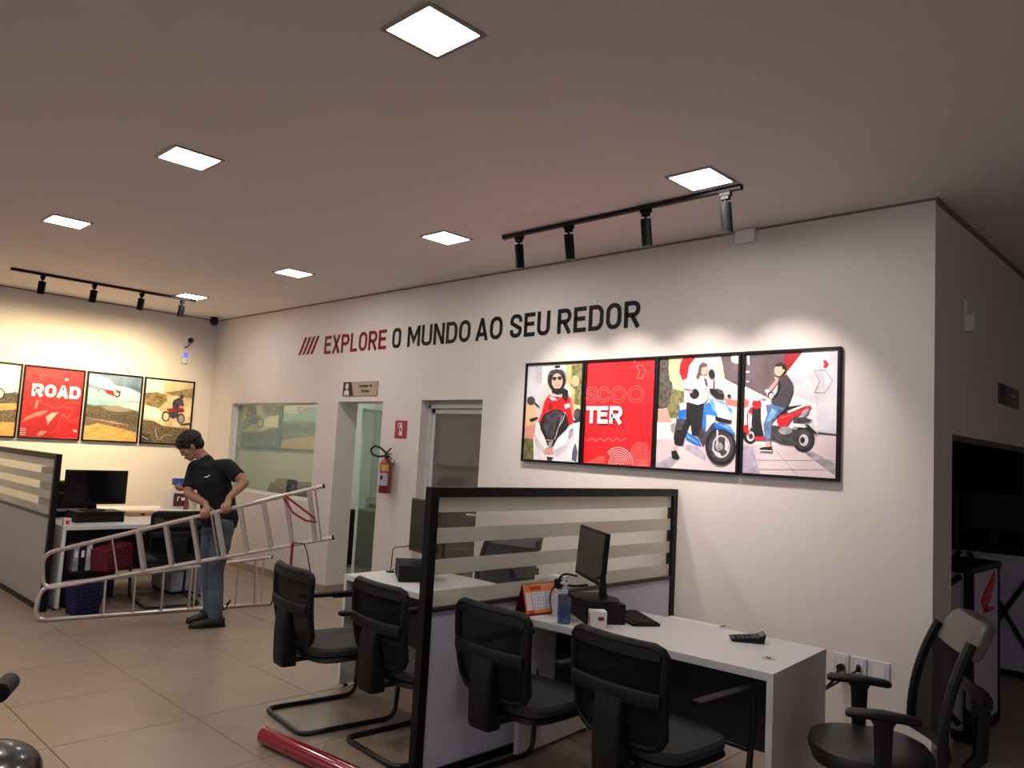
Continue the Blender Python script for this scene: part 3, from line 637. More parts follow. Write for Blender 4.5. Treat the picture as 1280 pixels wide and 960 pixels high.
# left wall posters
gL = 'motocross posters in black frames'
P_ysky = pm('yellow_sky', (244, 232, 190), rgb2=(252, 246, 220), scale=3); P_dirt = pm('dark_dirt', (58, 46, 34), rgb2=(104, 84, 58), scale=45); P_sand = pm('sand', (176, 128, 66), rgb2=(206, 160, 94), scale=14, stretch=(1, 1, 4))
P_hill = pm('scrub_hill', (70, 60, 40), rgb2=(104, 90, 58), scale=30); P_skyb = pm('blue_sky', (70, 98, 130), rgb2=(120, 142, 162), scale=6); P_cloud = pm('cloud', (222, 218, 204), rgb2=(190, 200, 204), scale=7); P_aqua = pm('aqua', (112, 152, 166), rgb2=(164, 184, 188), scale=6)
P_dust = pm('dust', (176, 156, 116), rgb2=(224, 206, 166), scale=6); P_roots = pm('roots', (44, 36, 28), rgb2=(128, 110, 84), scale=50)
def lpos(a, b): return (a+b)/2*K, (b-a)*K
y, w = lpos(2.468-.665, 2.452)
SL1 = [(-395, 10), (238, 68), (165, 852), (-465, 790)]
IL1 = [(P_dirt, [(-450, 380), (240, 380), (210, 500), (-450, 480)]), (P_dgrn, [(60, 380), (130, 372), (200, 360), (205, 480), (30, 480)]), (P_sand, [(-450, 480), (205, 490), (200, 560), (-450, 540)]), (P_roots, [(-450, 560), (195, 560), (185, 700), (-450, 680)]), (P_sand, [(-450, 690), (185, 700), (165, 852), (-465, 800)]), (P_blk, circ(10, 380, 62, 66)), (P_ysky, circ(10, 380, 48, 52)), (P_blk, [(-160, 330), (0, 360), (-40, 420), (-160, 400)]), (P_red, [(-260, 280), (-120, 270), (-60, 340), (-200, 370)]), (P_blk, circ(-240, 390, 60, 64)), (P_sand, circ(-240, 390, 46, 50))]
poster((XL, y, ZL), pi/2, w, .86, 'framed motocross poster cut off by the left edge, wheel and pale sky', gL, P_ysky, IL1, SL1)
y, w = lpos(2.470, 3.116)
SL2 = [(275, 82), (920, 140), (855, 888), (205, 860)]
IL2 = [(P_dred, [(300, 600), (420, 500), (520, 590), (640, 590), (700, 700), (640, 888), (210, 860), (230, 700)]), (P_red, [(230, 640), (420, 560), (520, 590), (400, 700), (240, 760)]),
  (P_pink, [(270, 650), (400, 590), (520, 570), (500, 600), (330, 660), (240, 700)]), (P_pink, [(400, 840), (440, 800), (520, 800), (470, 840), (420, 860)]), (P_lred, [(500, 640), (560, 600), (640, 590), (560, 680), (520, 720)]), (P_red, [(640, 640), (860, 640), (855, 888), (600, 880)]), (P_lred, [(800, 780), (850, 790), (845, 815), (810, 805)]), (P_pink, [(390, 470), (420, 450), (400, 540), (360, 560)]),
  (P_pink, [(430, 420), (440, 490), (520, 510), (600, 555), (660, 540), (740, 480), (880, 490)], .004), (P_pink, [(700, 540), (790, 545), (790, 600), (750, 650), (700, 640)], .004), (P_pink, [(650, 680), (690, 610), (760, 690), (840, 680), (860, 640)], .004), (P_pink, [(650, 680), (645, 760), (560, 820)], .003), (P_pink, [(245, 480), (268, 520), (250, 600)], .003), (P_pink, [(240, 690), (330, 620), (420, 640), (480, 600)], .003), (P_lred, [(500, 660), (540, 700), (510, 740)], .004)]
IL2 += [(P_white, [(215, 772+k*22), (282-k*3, 775+k*22)], .005) for k in range(4)]
def texL2(b, iw, ih, lay):
    def tx(word, u0, v0, u1, H, s, out, drop=.0):
        n = len(word); W = (u1-u0)*iw; g = .012 if not out else .0; wd = (W-g*(n-1))/n; hh = H*ih
        for i, c in enumerate(word):
            x = (u0-.5)*iw+i*(wd+g)
            fn = lambda a, v, t, x=x: V((x+a*hh, -.02-lay[0], (v0-.5)*ih+v*hh))
            if out: outline(b, c, wd/hh, s, .010, fn)
            else:
                for pl in letter(c, wd/hh, s): lay[0] += .0002; ribbon(b, pl, s, fn)
    b.m(P_pink); tx('O', .02, .79, .29, .175, .11, True); tx('FF', .3, .82, .66, .125, .10, True)
    lay[0] += .0003; b.m(P_white); tx('ROAD', .13, .585, .97, .18, .125, False)
    x = (.675-.5)*iw; z = (.845-.5)*ih; b.poly([V((x+p, -.02-lay[0], z+q)) for p, q in ((0, 0), (.035, 0), (.035, .024), (0, .024))])
poster((XL, y, ZL), pi/2, w, .86, 'red framed poster with the words OFF. ROAD in white', gL, P_red, IL2, SL2, texL2)
y, w = lpos(3.140, 3.789)
SL3 = [(125, 62), (680, 112), (622, 790), (68, 770)]
IL3 = [(P_skyb, [(125, 62), (680, 112), (665, 260), (400, 200), (120, 250)]), (P_cloud, [(125, 80), (230, 90), (340, 140), (400, 200), (540, 220), (665, 280), (660, 370), (440, 340), (300, 230), (180, 210), (120, 170)]), (P_aqua, [(120, 220), (300, 260), (440, 340), (655, 380), (648, 470), (420, 420), (110, 400)]), (P_cloud, [(520, 270), (660, 300), (655, 350), (540, 330)]),
  (P_hill, [(92, 395), (160, 420), (420, 412), (560, 450), (645, 475), (635, 640), (80, 560)]), (pm('hill_grey', (128, 122, 112)), [(250, 425), (400, 412), (520, 438), (570, 470), (440, 480), (330, 465)]), (P_dgrn, [(90, 470), (250, 500), (400, 510), (640, 520), (635, 600), (560, 590), (400, 560), (90, 530)]), (P_roots, [(85, 530), (400, 570), (630, 620), (626, 690), (420, 640), (80, 620)]), (P_sand, [(76, 640), (220, 600), (420, 640), (628, 700), (622, 790), (68, 770)]), (P_pk2, [(90, 540), (400, 590), (560, 620), (400, 600)]),
  (P_blk, circ(248, 255, 38, 15)), (P_lg, circ(250, 256, 28, 8)), (P_red, [(280, 250), (330, 245), (400, 262), (415, 300), (380, 310), (320, 285)]), (P_dred, [(330, 258), (390, 270), (380, 300), (330, 282)]), (P_dk, [(400, 250), (460, 255), (450, 310), (430, 328), (395, 315)]), (P_ora, [(415, 275), (440, 285), (425, 312), (405, 300)]), (P_dk, [(390, 235), (430, 250), (440, 262), (400, 250)]), (P_white, [(385, 265), (410, 260), (412, 300), (395, 300)])]
poster((XL, y, ZL), pi/2, w, .86, 'framed poster of a motocross bike flying flat against a blue sky', gL, P_skyb, IL3, SL3)
y, w = lpos(3.813, 4.454)
SL4 = [(712, 118), (1215, 170), (1180, 808), (660, 800)]
IL4 = [(P_ysky, [(712, 118), (1000, 148), (900, 300), (705, 280)]), (P_dust, [(900, 150), (1215, 170), (1190, 600), (1100, 500), (900, 400)]), (pm('olive_trees', (92, 80, 50), rgb2=(146, 126, 82), scale=30), [(705, 270), (820, 262), (930, 290), (940, 360), (840, 440), (760, 420), (700, 380)]), (pm('olive_trees2', (112, 96, 64), rgb2=(160, 140, 98), scale=30), [(920, 270), (1100, 240), (1212, 225), (1205, 330), (1000, 300)]),
  (P_ysky, [(695, 400), (840, 430), (900, 500), (860, 560), (690, 550)]), (P_dust, [(690, 540), (900, 560), (1190, 600), (1185, 650), (690, 620)]), (P_roots, [(685, 560), (800, 570), (900, 620), (1100, 640), (1185, 640), (1180, 808), (660, 800)]), (P_dk, [(1080, 600), (1190, 580), (1190, 610), (1090, 612)]), (P_dk, [(670, 700), (760, 720), (800, 800), (662, 800)]), (P_lg, [(820, 640), (830, 720), (850, 760)], .005), (P_lg, [(670, 735), (740, 770)], .005), (P_lg, [(860, 770), (930, 715), (1000, 720)], .005),
  (P_blk, circ(930, 518, 46, 56)), (P_dust, circ(932, 520, 32, 40)), (P_blk, circ(1092, 540, 42, 54)), (P_gry, circ(1094, 542, 30, 40)), (P_dk, [(960, 460), (1060, 440), (1070, 520), (1000, 545), (960, 510)]), (P_dred, [(930, 440), (1000, 430), (1060, 400), (1110, 420), (1130, 465), (1090, 480), (1040, 460), (960, 470)]), (P_pink, [(1060, 385), (1100, 380), (1110, 430), (1070, 430)]),
  (P_dk, [(1010, 345), (1060, 320), (1110, 345), (1120, 415), (1080, 400), (1060, 440), (1000, 440), (995, 380)]), (P_dk, circ(1095, 312, 24, 24)), (P_dk, [(1040, 440), (1070, 450), (1050, 530), (1015, 520)])]
poster((XL, y, ZL), pi/2, w, .86, 'framed poster of a motocross rider on a red bike in brown dust, beside the corner', gL, P_dust, IL4, SL4)

# ------------------------------------------------------------------ signs
def text_mesh(txt, size, material, parent, name, X, ext=.001, align='CENTER', off=0):
    c = bpy.data.curves.new('t', 'FONT'); c.body = txt; c.size = size; c.extrude = ext; c.align_x = align; c.align_y = 'CENTER'; c.resolution_u = 3; c.offset = off
    o = bpy.data.objects.new('t', c); COL.objects.link(o); dg = bpy.context.evaluated_depsgraph_get()
    me = bpy.data.meshes.new_from_object(o.evaluated_get(dg)); bpy.data.objects.remove(o); me.materials.clear(); me.materials.append(material)
    r = bpy.data.objects.new(name, me); COL.objects.link(r); r.parent = parent; r.matrix_local = X; return r
FX = Matrix.Rotation(pi/2, 4, 'X')   # text facing -y
t = thing('door_sign', 'grey door sign with a figure and the words Gerente de Vendas', 'sign', (-6.91, D, 1.62+(2.19-1.62)*K))
mb(mat('sign_grey', (150, 142, 130), .35, metal=.3)).box((0, -.006, 0), (.62, .012, .15)).build('plate', t, bevel=.002)
b = mb(M_black); b.prism([(-.31, -.075), (-.11, -.075), (-.16, .075), (-.31, .075)], lambda u, v, q: V((u, -.0125-q, v)), 0, .001); b.build('dark_field', t)
b = mb(P_lg); b.prism(circ(-.235, .028, .03, .034, 16), lambda u, v, q: V((u, -.0137-q, v)), 0, .001).prism([(-.285, -.07), (-.19, -.07), (-.195, -.025), (-.22, -.012), (-.25, -.012), (-.28, -.025)], lambda u, v, q: V((u, -.0137-q, v)), 0, .001); b.build('figure', t)
text_mesh('Gerente de', .052, M_vk, t, 'lettering', Matrix.Translation((.1, -.0135, .03)) @ FX); text_mesh('Vendas', .052, M_vk, t, 'lettering', Matrix.Translation((.1, -.0135, -.025)) @ FX)
t = thing('extinguisher_sign', 'small red sign with a white extinguisher symbol', 'sign', (-6.17, D, 1.62+(1.78-1.62)*K))
mb(mat('sign_red', (150, 24, 34), .45)).box((0, -.003, 0), (.185, .006, .175)).build('plate', t)
fl = lambda u, v, q: V((u, -.0062-q, v))
mb(P_lg).prism([(-.022, -.06), (.026, -.06), (.026, .03), (.012, .045), (-.008, .045), (-.022, .03)], fl, 0, .001).prism([(-.012, .045), (.014, .045), (.014, .066), (-.012, .066)], fl, 0, .001).prism([(-.045, .05), (-.01, .058), (-.01, .066), (-.05, .062)], fl, 0, .001).prism([(-.05, .01), (-.042, .01), (-.035, .055), (-.045, .055)], fl, 0, .001).build('symbol', t)
mb(P_dred).prism([(-.01, -.02), (.014, -.02), (.014, .015), (-.01, .015)], lambda u, v, q: V((u, -.0074-q, v)), 0, .001).build('symbol_detail', t)
t = thing('room_sign', 'grey and brown room sign high on the shaded side wall', 'sign', (XR, 6.5, 1.62+(2.205-1.62)*K))
mb(mat('sign_dim', (96, 84, 84), .5)).box((.006, 0, 0), (.012, .58, .14)).build('plate', t)
mb(mat('sign_brown', (52, 28, 28), .5)).prism([(-.29, -.07), (-.1, -.07), (-.14, .07), (-.29, .07)], lambda u, v, q: V((.0125+q, u, v)), 0, .001).build('dark_field', t)
mb(P_gry).box((.0135, .1, .01), (.002, .14, .02)).box((.0135, .1, -.03), (.002, .1, .015)).build('figure', t)
# fire extinguisher
t = thing('fire_extinguisher', 'red fire extinguisher with a black hose hanging on the wall between the doorways', 'fire extinguisher', (-6.26, D-.085, 1.15))
mb(mat('extinguisher_red', (118, 8, 15), .35, coat=.4)).lathe([(.01, 0), (.058, 0), (.062, .02), (.062, .28), (.056, .305), (.036, .33), (.02, .34)], n=28).build('cylinder', t, True)
lb = lambda a0, a1, z0, z1, m, nm: mb(m).grid(lambda u, v: V((.0632*cos(radians(a0+(a1-a0)*u)), .0632*sin(radians(a0+(a1-a0)*u)), z0+(z1-z0)*v)), 14, 1).build(nm, t)
lb(275, 350, .215, .28, mat('label_yellow', (190, 150, 60), .5), 'yellow_label'); lb(245, 345, .075, .2, mat('label_white', (178, 172, 190), .5, rgb2=(140, 136, 160), scale=60), 'paper_label')
mb(mat('label_ink', (44, 44, 60), .5)).grid(lambda u, v: V((.0636*cos(radians(270+30*u)), .0636*sin(radians(270+30*u)), .13+.04*v)), 6, 1).build('label_print', t)
mb(M_black).cyl((0, 0, .335), (0, 0, .375), .022).box((.02, 0, .385), (.09, .02, .012), bev=.003).build('valve', t)
mb(M_black2).tube([(-.01, 0, .39), (.02, 0, .415), (.06, 0, .44)], .008).tube([(-.01, 0, .375), (.04, 0, .36), (.08, 0, .335)], .008).build('lever', t, True)
mb(M_black).tube(round_path([(0, -.0, .37), (-.1, -.02, .35), (-.2, -.03, .37), (-.24, -.03, .42), (-.18, -.02, .46), (-.09, -.01, .44), (-.02, -.0, .395)], .06), .011).build('hose', t, True)
mb(M_chrome).box((0, .085, .3), (.05, .02, .06)).build('bracket', t)
# ------------------------------------------------------------------ partitions between the desks
M_pglass = glassmat('partition_glass', (236, 238, 234), .03, .02)
M_frost = glassmat('frosted_band', (225, 225, 218), 0, .25, frost=.6, frostcol=(236, 230, 222), refl=.5)
def partition(loc, rz, L, H, label, lowmat):
    """local x runs from the free end to the wall, front face at y=0 facing -y"""
    t = thing('desk_partition', label, 'partition', loc, rz)
    pw, pt = .052, .05; zm = .83
    mb(M_frame).span((0, 0, 0), (pw, pt, H)).build('post', t, bevel=.003); mb(M_frame).span((L-pw, 0, 0), (L, pt, H)).build('post', t, bevel=.003)
    mb(M_frame).span((pw, 0, H-.05), (L-pw, pt, H)).build('top_rail', t, bevel=.003)
    mb(M_frame2).span((pw, .004, zm-.022), (L-pw, pt-.004, zm)).build('middle_rail', t)
    mb(M_frame).span((pw, 0, .0), (L-pw, pt, .045)).build('bottom_rail', t)
    mb(lowmat).span((pw, .012, .045), (L-pw, pt-.012, zm-.022)).build('lower_panel', t)
    mb(M_pglass).span((pw, .022, zm), (L-pw, .028, H-.05)).build('glass_pane', t)
    hh = (H-.05-zm)/7
    for k in range(4):
        mb(M_frost).span((pw+.001, .0215, zm+hh*2*k+.001), (L-pw-.001, .0285, zm+hh*(2*k+1))).build('frosted_band', t)
    return t
# near one: free end toward the camera, running to the back wall (x = const)
partition((-2.985, 2.53, 0), pi/2, D-2.53, 1.425, 'large black framed glass partition with frosted bands between the two near desks', M_greyp)
partition((-7.74, 2.236, 0), pi, -XL-7.74, 1.38, 'glass partition with frosted bands cut off by the left edge', M_greyw)

# ------------------------------------------------------------------ desks
def desk(loc, rz, L, label, panel_y=.3):
    """local x along the front edge, y away from the visitor side"""
    t = thing('office_desk', label, 'desk', loc, rz, )
    dp = .69; h = .74
    mb(M_white).span((0, 0, h-.036), (L, dp, h)).build('desktop', t, bevel=.0015)
    mb(M_white).span((0, .001, .02), (.03, dp-.001, h-.0365)).build('side_panel', t, bevel=.001); mb(M_white).span((L-.03, .001, .02), (L, dp-.001, h-.0365)).build('side_panel', t, bevel=.001)
    mb(M_darkp).span((.031, panel_y, .30), (L-.031, panel_y+.018, h-.037)).build('modesty_panel', t)
    for x in (.015, L-.015):
        for y in (.06, dp-.06): mb(M_rubber).cyl((x, y, 0), (x, y, .02), .014, n=10).build('foot', t)
    return t
A6 = radians(4.5)
dA = desk((-2.925, 3.155, 0), A6, 1.39, 'white office desk right of the near glass partition, with the calendar and bottle', .3)
mb(mat('grommet', (190, 186, 182), .5)).cyl((1.27, .25, .739), (1.27, .25, .7425), .032, n=20).build('cable_grommet', dA); mb(M_black).cyl((1.27, .25, .7425), (1.27, .25, .7432), .014, n=16).build('cable_hole', dA)
dB = desk((-4.50, 3.09, 0), 0, 1.44, 'white office desk left of the near glass partition', .3)
mb(M_black).cyl((.07, .33, .74), (.07, .33, .746), .03, n=16).build('cable_grommet', dB)
# left cluster: visitor side faces +x
dC = desk((-7.735, 2.30, 0), pi/2, 1.35, 'white office desk behind the ladder, beside the left partition', .3)
t = thing('side_desk', 'white side desk with a drawer along the left wall, under the plastic bag', 'desk', (-8.47, 2.30, 0), pi/2)
mb(M_white).span((0, 0, .7), (1.76, 1.25, .735)).build('desktop', t, bevel=.001); mb(M_white).span((1.73, .02, 0), (1.76, 1.23, .7)).build('side_panel', t); mb(M_white).span((0, .02, 0), (.03, 1.23, .7)).build('side_panel', t)
mb(M_white).span((1.18, .03, .52), (1.56, .5, .698)).build('drawer_unit', t, bevel=.002); dr = mb(M_white).span((1.19, .012, .535), (1.55, .029, .685)).build('drawer', t, bevel=.002); mb(M_chrome).span((1.33, .002, .6), (1.41, .012, .612)).build('handle', dr)
mb(M_darkp).span((.03, .6, .1), (1.73, .618, .7)).build('modesty_panel', t)

# ------------------------------------------------------------------ visitor chairs
def visitor_chair(label):
    t = thing('visitor_chair', label, 'chair', (0, 0, 0), 0, 'black cantilever visitor chairs')
    W_ = .245
    # back: ring frame with mesh, bowed
    def bk(u, v):
        x = (u-.5)*2*W_*(1-.10*(1-v)**2+.0*v); z = .47+v*.41
        y = -.27-.045*v+.035*(1-(2*u-1)**2)*-1+.02*(2*v-1)**2
        return V((x, y, z))
    ring = [bk(.0, .14+.78*i/8) for i in range(9)]+[bk(.03, .97), bk(.09, 1.0)]+[bk(.1+.8*i/6, 1.0) for i in range(1, 7)]+[bk(.97, .97)]+[bk(1, .92-.78*i/8) for i in range(9)]+[bk(.95, .05), bk(.85, 0)]+[bk(.85-.7*i/6, 0) for i in range(1, 7)]+[bk(.05, .05)]
    mb(M_black2).tube(ring, .018, 10, True, flat=(.017, .02)).build('back_frame', t, True)
    mb(M_black).grid(lambda u, v: bk(.03+.94*u, .88+.12*v)+V((0, -.016, 0)), 10, 2).grid(lambda u, v: bk(.03+.94*u, .88+.12*v)+V((0, .016, 0)), 10, 2).build('top_band', t, True)
    mb(M_mesh).grid(lambda u, v: bk(.02+.96*u, .02+.96*v), 10, 8).build('back_mesh', t, True)
    # cross bar and spine
    mb(M_black2).loft([(bk(u, .5)+V((0, -.02, 0)), (0, .010, 0), (0, 0, .032)) for u in [.01+i*.98/10 for i in range(11)]], 12).build('cross_bar', t, True)
    sp = mb(M_black2).loft([((0, -.325, .70), (.075, 0, 0), (0, .012, 0)), ((0, -.335, .66), (.072, 0, 0), (0, .02, 0)), ((0, -.335, .58), (.07, 0, 0), (0, .034, 0)), ((0, -.325, .5), (.072, 0, 0), (0, .045, 0)), ((0, -.315, .36), (.072, 0, 0), (0, .05, 0)), ((0, -.312, .335), (.068, 0, 0), (0, .046, 0))], 20, 6)
    sp.build('spine', t, True)
    mb(M_black).box((0, -.2, .375), (.16, .2, .03), bev=.006).build('spine_foot', t)
    # seat
    def seatp(s, z0, z1, k=1.0):
        secs = []
        for z, f in ((z0, .9), (z0+.012, .98), (z1-.02, 1.0), (z1-.004, .96), (z1, .86)): secs.append(((0, .0, z), (.245*f*k, 0, 0), (0, .235*f*k, 0)))
        return s.loft(secs, 32, 4)
    seatp(mb(M_seatf), .395, .455).build('seat', t, True); seatp(mb(M_black), .365, .4, 1.0).build('seat_shell', t, True)
    # sled base with arm frames
    for s in (-1, 1):
        x = .252*s; xa = .275*s
        P = round_path([(0, -.30, .014), (x, -.30, .014), (x, .29, .014), (x+.01*s, .31, .40)], .07)
        mb(M_steelblk).tube(P, .014, 10).build('sled_leg', t, True)
        mb(M_steelblk).tube(round_path([(x+.01*s, .31, .38), (xa, .305, .45), (xa, .295, .638), (xa, .1, .642)], .03), .013, 10).build('arm_tube', t, True)
        mb(M_black2).loft([((xa, -.13, .655), (.018, 0, 0), (0, 0, .010)), ((xa, -.12, .655), (.026, 0, 0), (0, 0, .014)), ((xa, .25, .655), (.026, 0, 0), (0, 0, .014)), ((xa, .265, .65), (.018, 0, 0), (0, 0, .01))], 12, 4).build('armrest', t, True)
    mb(M_steelblk).cyl((-.255, .30, .385), (.255, .30, .385), .012).build('cross_tube', t, True)
    return t
vc = visitor_chair('black visitor chair nearest the person, leftmost of the four')
vc.location = (-4.06, 2.76, 0); vc.rotation_euler.z = radians(-7)
dup(vc, (-3.40, 2.88, 0), radians(-4), 'black visitor chair just left of the black partition post')
dup(vc, (-2.655, 2.98, 0), radians(-2), 'black visitor chair just right of the black partition post')
dup(vc, (-1.94, 3.02, 0), radians(-4), 'nearest black visitor chair, in front of the desk with the calculator side')

# ------------------------------------------------------------------ swivel chairs
M_hr = mat('dark_taupe_leather', (66, 60, 57), .38, bump=.1, scale=60)
def swivel_chair(label):
    """faces +y"""
    t = thing('swivel_chair', label, 'chair', (0, 0, 0), 0, 'black swivel chairs with mesh backs')
    for k in range(5):
        a = 2*pi*k/5+.3; d = V((cos(a), sin(a), 0)); leg = mb(M_black).tube([V((0, 0, .115))+d*.03, V((0, 0, .10))+d*.16, V((0, 0, .07))+d*.3], [.026, .02, .015], 8).build('leg', t, True)
        e = d*.3; p = V((-d.y, d.x, 0))
        mb(M_rubber).cyl(e+V((0, 0, .027))-p*.022, e+V((0, 0, .027))+p*.022, .027, n=14).cyl(e+V((0, 0, .04)), e+V((0, 0, .075)), .008).build('caster', leg, True)
    mb(M_black).cyl((0, 0, .09), (0, 0, .26), .028).cyl((0, 0, .26), (0, 0, .4), .018).box((0, 0, .405), (.2, .24, .03), bev=.006).build('column', t, True)
    secs = [((0, .0, z), (.245*f, 0, 0), (0, .24*f, 0)) for z, f in ((.42, .82), (.43, .95), (.465, 1), (.495, .97), (.508, .85), (.512, .6))]
    mb(M_leather).loft(secs, 36, 2.6).build('seat', t, True)
    def bk(u, v, o=0):
        x = (u-.5)*2*(.25*(1-.14*v*v)); z = .53+v*.53
        y = -.27+.02*v-.16*v*v+.06*(2*u-1)**2-o
        return V((x, y, z))
    mb(M_mesh).grid(lambda u, v: bk(u, v*.76), 12, 14).build('back_mesh', t, True)
    ring = [bk(0, v/10*.86) for v in range(11)]; ring2 = [bk(1, v/10*.86) for v in range(11)]
    mb(M_black).tube([bk(.5-.5*i/5, 0) for i in range(6)]+ring[1:], .019, 8).tube([bk(.5+.5*i/5, 0) for i in range(6)]+ring2[1:], .019, 8).build('back_frame', t, True)
    hd = mb(M_hr); secs = []
    for v in [.74, .76, .82, .9, .96, .99, 1.0]:
        c = bk(.5, v); w = .258*(1-.14*v*v)*(1 if v < .95 else (.95 if v < .98 else (.85 if v < 1 else .7))); dd = .028 if .75 < v < .98 else .015
        secs.append((c+V((0, .018, 0)), (w, 0, 0), (0, dd+.012, 0)))
    hd.loft(secs, 28, 3.2).build('headrest', t, True)
    mb(M_black).tube([(0, -.1, .40), (0, -.32, .40), (0, -.41, .5), (0, -.42, .72)], .02, 8, flat=(.03, .02)).box((0, -.40, .72), (.12, .06, .1), bev=.012).build('back_bar', t, True)
    mb(M_black2).box((.0, -.385, .76), (.38, .03, .05), bev=.01).build('lumbar_bar', t)
    for s in (-1, 1):
        x = .265*s
        mb(M_black).loft([((x, -.13, .68), (.02, 0, 0), (0, 0, .01)), ((x, -.115, .682), (.036, 0, 0), (0, 0, .016)), ((x, .0, .69), (.042, 0, 0), (0, 0, .018)), ((x, .12, .686), (.036, 0, 0), (0, 0, .016)), ((x, .135, .682), (.02, 0, 0), (0, 0, .01))], 14, 2.4).build('armrest', t, True)
        a = mb(M_black)
        a.loft([((x, .0, .68), (.012, 0, 0), (0, .055, 0)), ((x, .0, .65), (.014, 0, 0), (0, .036, 0)), ((x, .0, .5), (.014, 0, 0), (0, .03, 0)), ((x-.0*s, 0, .42), (.014, 0, 0), (0, .03, 0))], 12, 4)
        a.box((x-.07*s, 0, .415), (.16, .06, .012), bev=.003); a.build('arm_post', t, True)
    return t
sc = swivel_chair('black swivel chair with armrests at the lower right corner, beside the wall sockets')
fwd = math.atan2(-.49, -.87)-pi/2
sc.location = (-1.22, 3.49, 0); sc.rotation_euler.z = fwd
dup(sc, (-4.0, 3.93, 0), pi+radians(8), 'black swivel chair seen through the frosted bands of the near partition')
dup(vc, (-7.70, 3.24, 0), radians(82), 'black visitor chair at the left desk, behind the ladder rungs')
dup(sc, (-10.1, 5.5, 0), radians(190), 'grey looking office chair behind the office window, beside the person')
dup(sc, (-9.15, 5.45, 0), radians(225), 'office chair behind the office window, beside the doorway')

# ------------------------------------------------------------------ things on the desk right of the partition
u_ = V((-.829, .559, 0)); v_ = V((.559, .829, 0)); RZ1 = math.atan2(u_.y, u_.x)
def riser(loc, rz, label):
    t = thing('monitor_riser', label, 'riser', loc, rz)
    mb(M_black2).span((0, -.22, .088), (.36, 0, .104)).build('top_board', t, bevel=.001)
    mb(M_black).span((0, -.22, 0), (.016, 0, .088)).build('end_board', t); mb(M_black).span((.344, -.22, 0), (.36, 0, .088)).build('end_board', t)
    mb(M_black).span((.016, -.018, 0), (.344, -.002, .088)).build('back_board', t)
    return t
def monitor(name, loc, rz, label, w, h, zc, tilt=0, slab=.024, hump=True, scr=M_black, back=M_black2):
    """screen faces -y; loc on the surface it stands on"""
    t = thing(name, label, 'monitor', loc, rz)
    Rm = Matrix.Translation((0, -.03, zc)) @ Matrix.Rotation(tilt, 4, 'X')
    mb(back).box((0, .012, 0), (w, slab, h), bev=.006, M=Rm).build('casing', t)
    if hump: mb(M_black).box((0, .034, -.01), (w*.55, .03, h*.6), bev=.01, M=Rm).build('rear_housing', t)
    mb(mat('screen_glass', (8, 8, 10), .12, spec=.6)).box((0, -.0015, .004), (w-.024, .003, h-.036), M=Rm).build('screen', t)
    mb(M_black).loft([((0, .055, .01), (.05, 0, 0), (0, .014, 0)), ((0, .05, zc*.5), (.025, 0, 0), (0, .012, 0)), ((0, .022, zc), (.03, 0, 0), (0, .012, 0))], 12, 4).build('stand_neck', t, True)
    mb(M_black2).lathe([(.11, 0), (.115, .004), (.11, .012), (.06, .016)], (0, .03, 0), 28).build('stand_base', t, True)
    return t
dz = .74
riser((-2.60, 3.31, dz), RZ1, 'black monitor riser on the desk right of the partition, white box before it')
monitor('computer_monitor', (-2.66, 3.445, dz+.104), RZ1+radians(180), 'black monitor seen from behind on the desk right of the partition', .47, .275, .245, radians(-4))
t = thing('monitor_cables', 'bundle of black cables hanging from the back of the near monitor', 'cable', (-2.75, 3.36, dz))
mb(M_black).tube(round_path([(.04, .0, .23), (-.03, -.03, .24), (-.08, -.02, .19), (-.07, -.02, .1), (-.1, 0, .01)], .05), .006).tube(round_path([(.1, .02, .19), (0, .0, .17), (-.06, -.01, .18), (-.1, -.01, .12), (-.09, 0, .02)], .05), .007).tube(round_path([(-.06, -.02, .18), (-.13, -.01, .14), (-.15, 0, .07), (-.13, 0, .01)], .04), .004).build('cord', t, True)
mb(M_black).box((-.075, -.02, .175), (.04, .03, .05), bev=.006).build('cable_tie', t)
# desk calendar
t = thing('desk_calendar', 'orange and white desk calendar standing near the partition', 'calendar', (-3.0+.06, 3.31, dz), radians(84))
F = lambda u, v, q: V((u, -.055+v*.30-q, v))   # sloping front face
mb(mat('calendar_maroon', (110, 22, 30), .5)).prism([(-.13, 0), (.13, 0), (.13, .165), (-.13, .165)], F, -.003, 0).prism([(-.13, 0), (.13, 0), (.13, .165), (-.13, .165)], lambda u, v, q: V((u, .045-v*.30+q, v)), -.003, 0).build('stand', t)
b = mb(mat('calendar_orange', (226, 120, 62), .5, rgb2=(236, 160, 96), scale=14)); b.prism([(-.125, .012), (.125, .012), (.125, .162), (-.125, .162)], F, .0, .0015); b.build('page', t)
mb(mat('calendar_white', (222, 218, 222), .5)).prism([(-.07, .03), (.085, .03), (.085, .12), (-.07, .12)], F, .0016, .002).prism([(-.115, .03), (-.078, .03), (-.078, .12), (-.115, .12)], F, .0016, .002).build('date_grid', t)
b = mb(mat('calendar_ink', (176, 182, 206), .5))
for i in range(7):
    for j in range(5): b.prism([(-.062+i*.021, .036+j*.017), (-.05+i*.021, .036+j*.017), (-.05+i*.021, .045+j*.017), (-.062+i*.021, .045+j*.017)], F, .0021, .0025)
b.build('date_print', t)
mb(mat('calendar_red', (200, 60, 30), .5)).prism([(-.08, .13), (.0, .13), (.0, .15), (-.08, .15)], F, .0016, .0022).prism([(-.115, .014), (-.07, .014), (-.07, .026), (-.115, .026)], F, .0016, .0022).build('title_bar', t)
mb(mat('calendar_maroon', (110, 22, 30))).prism([(.1, .03), (.115, .03), (.118, .08), (.105, .1), (.095, .07)], F, .0016, .0022).build('picture', t)
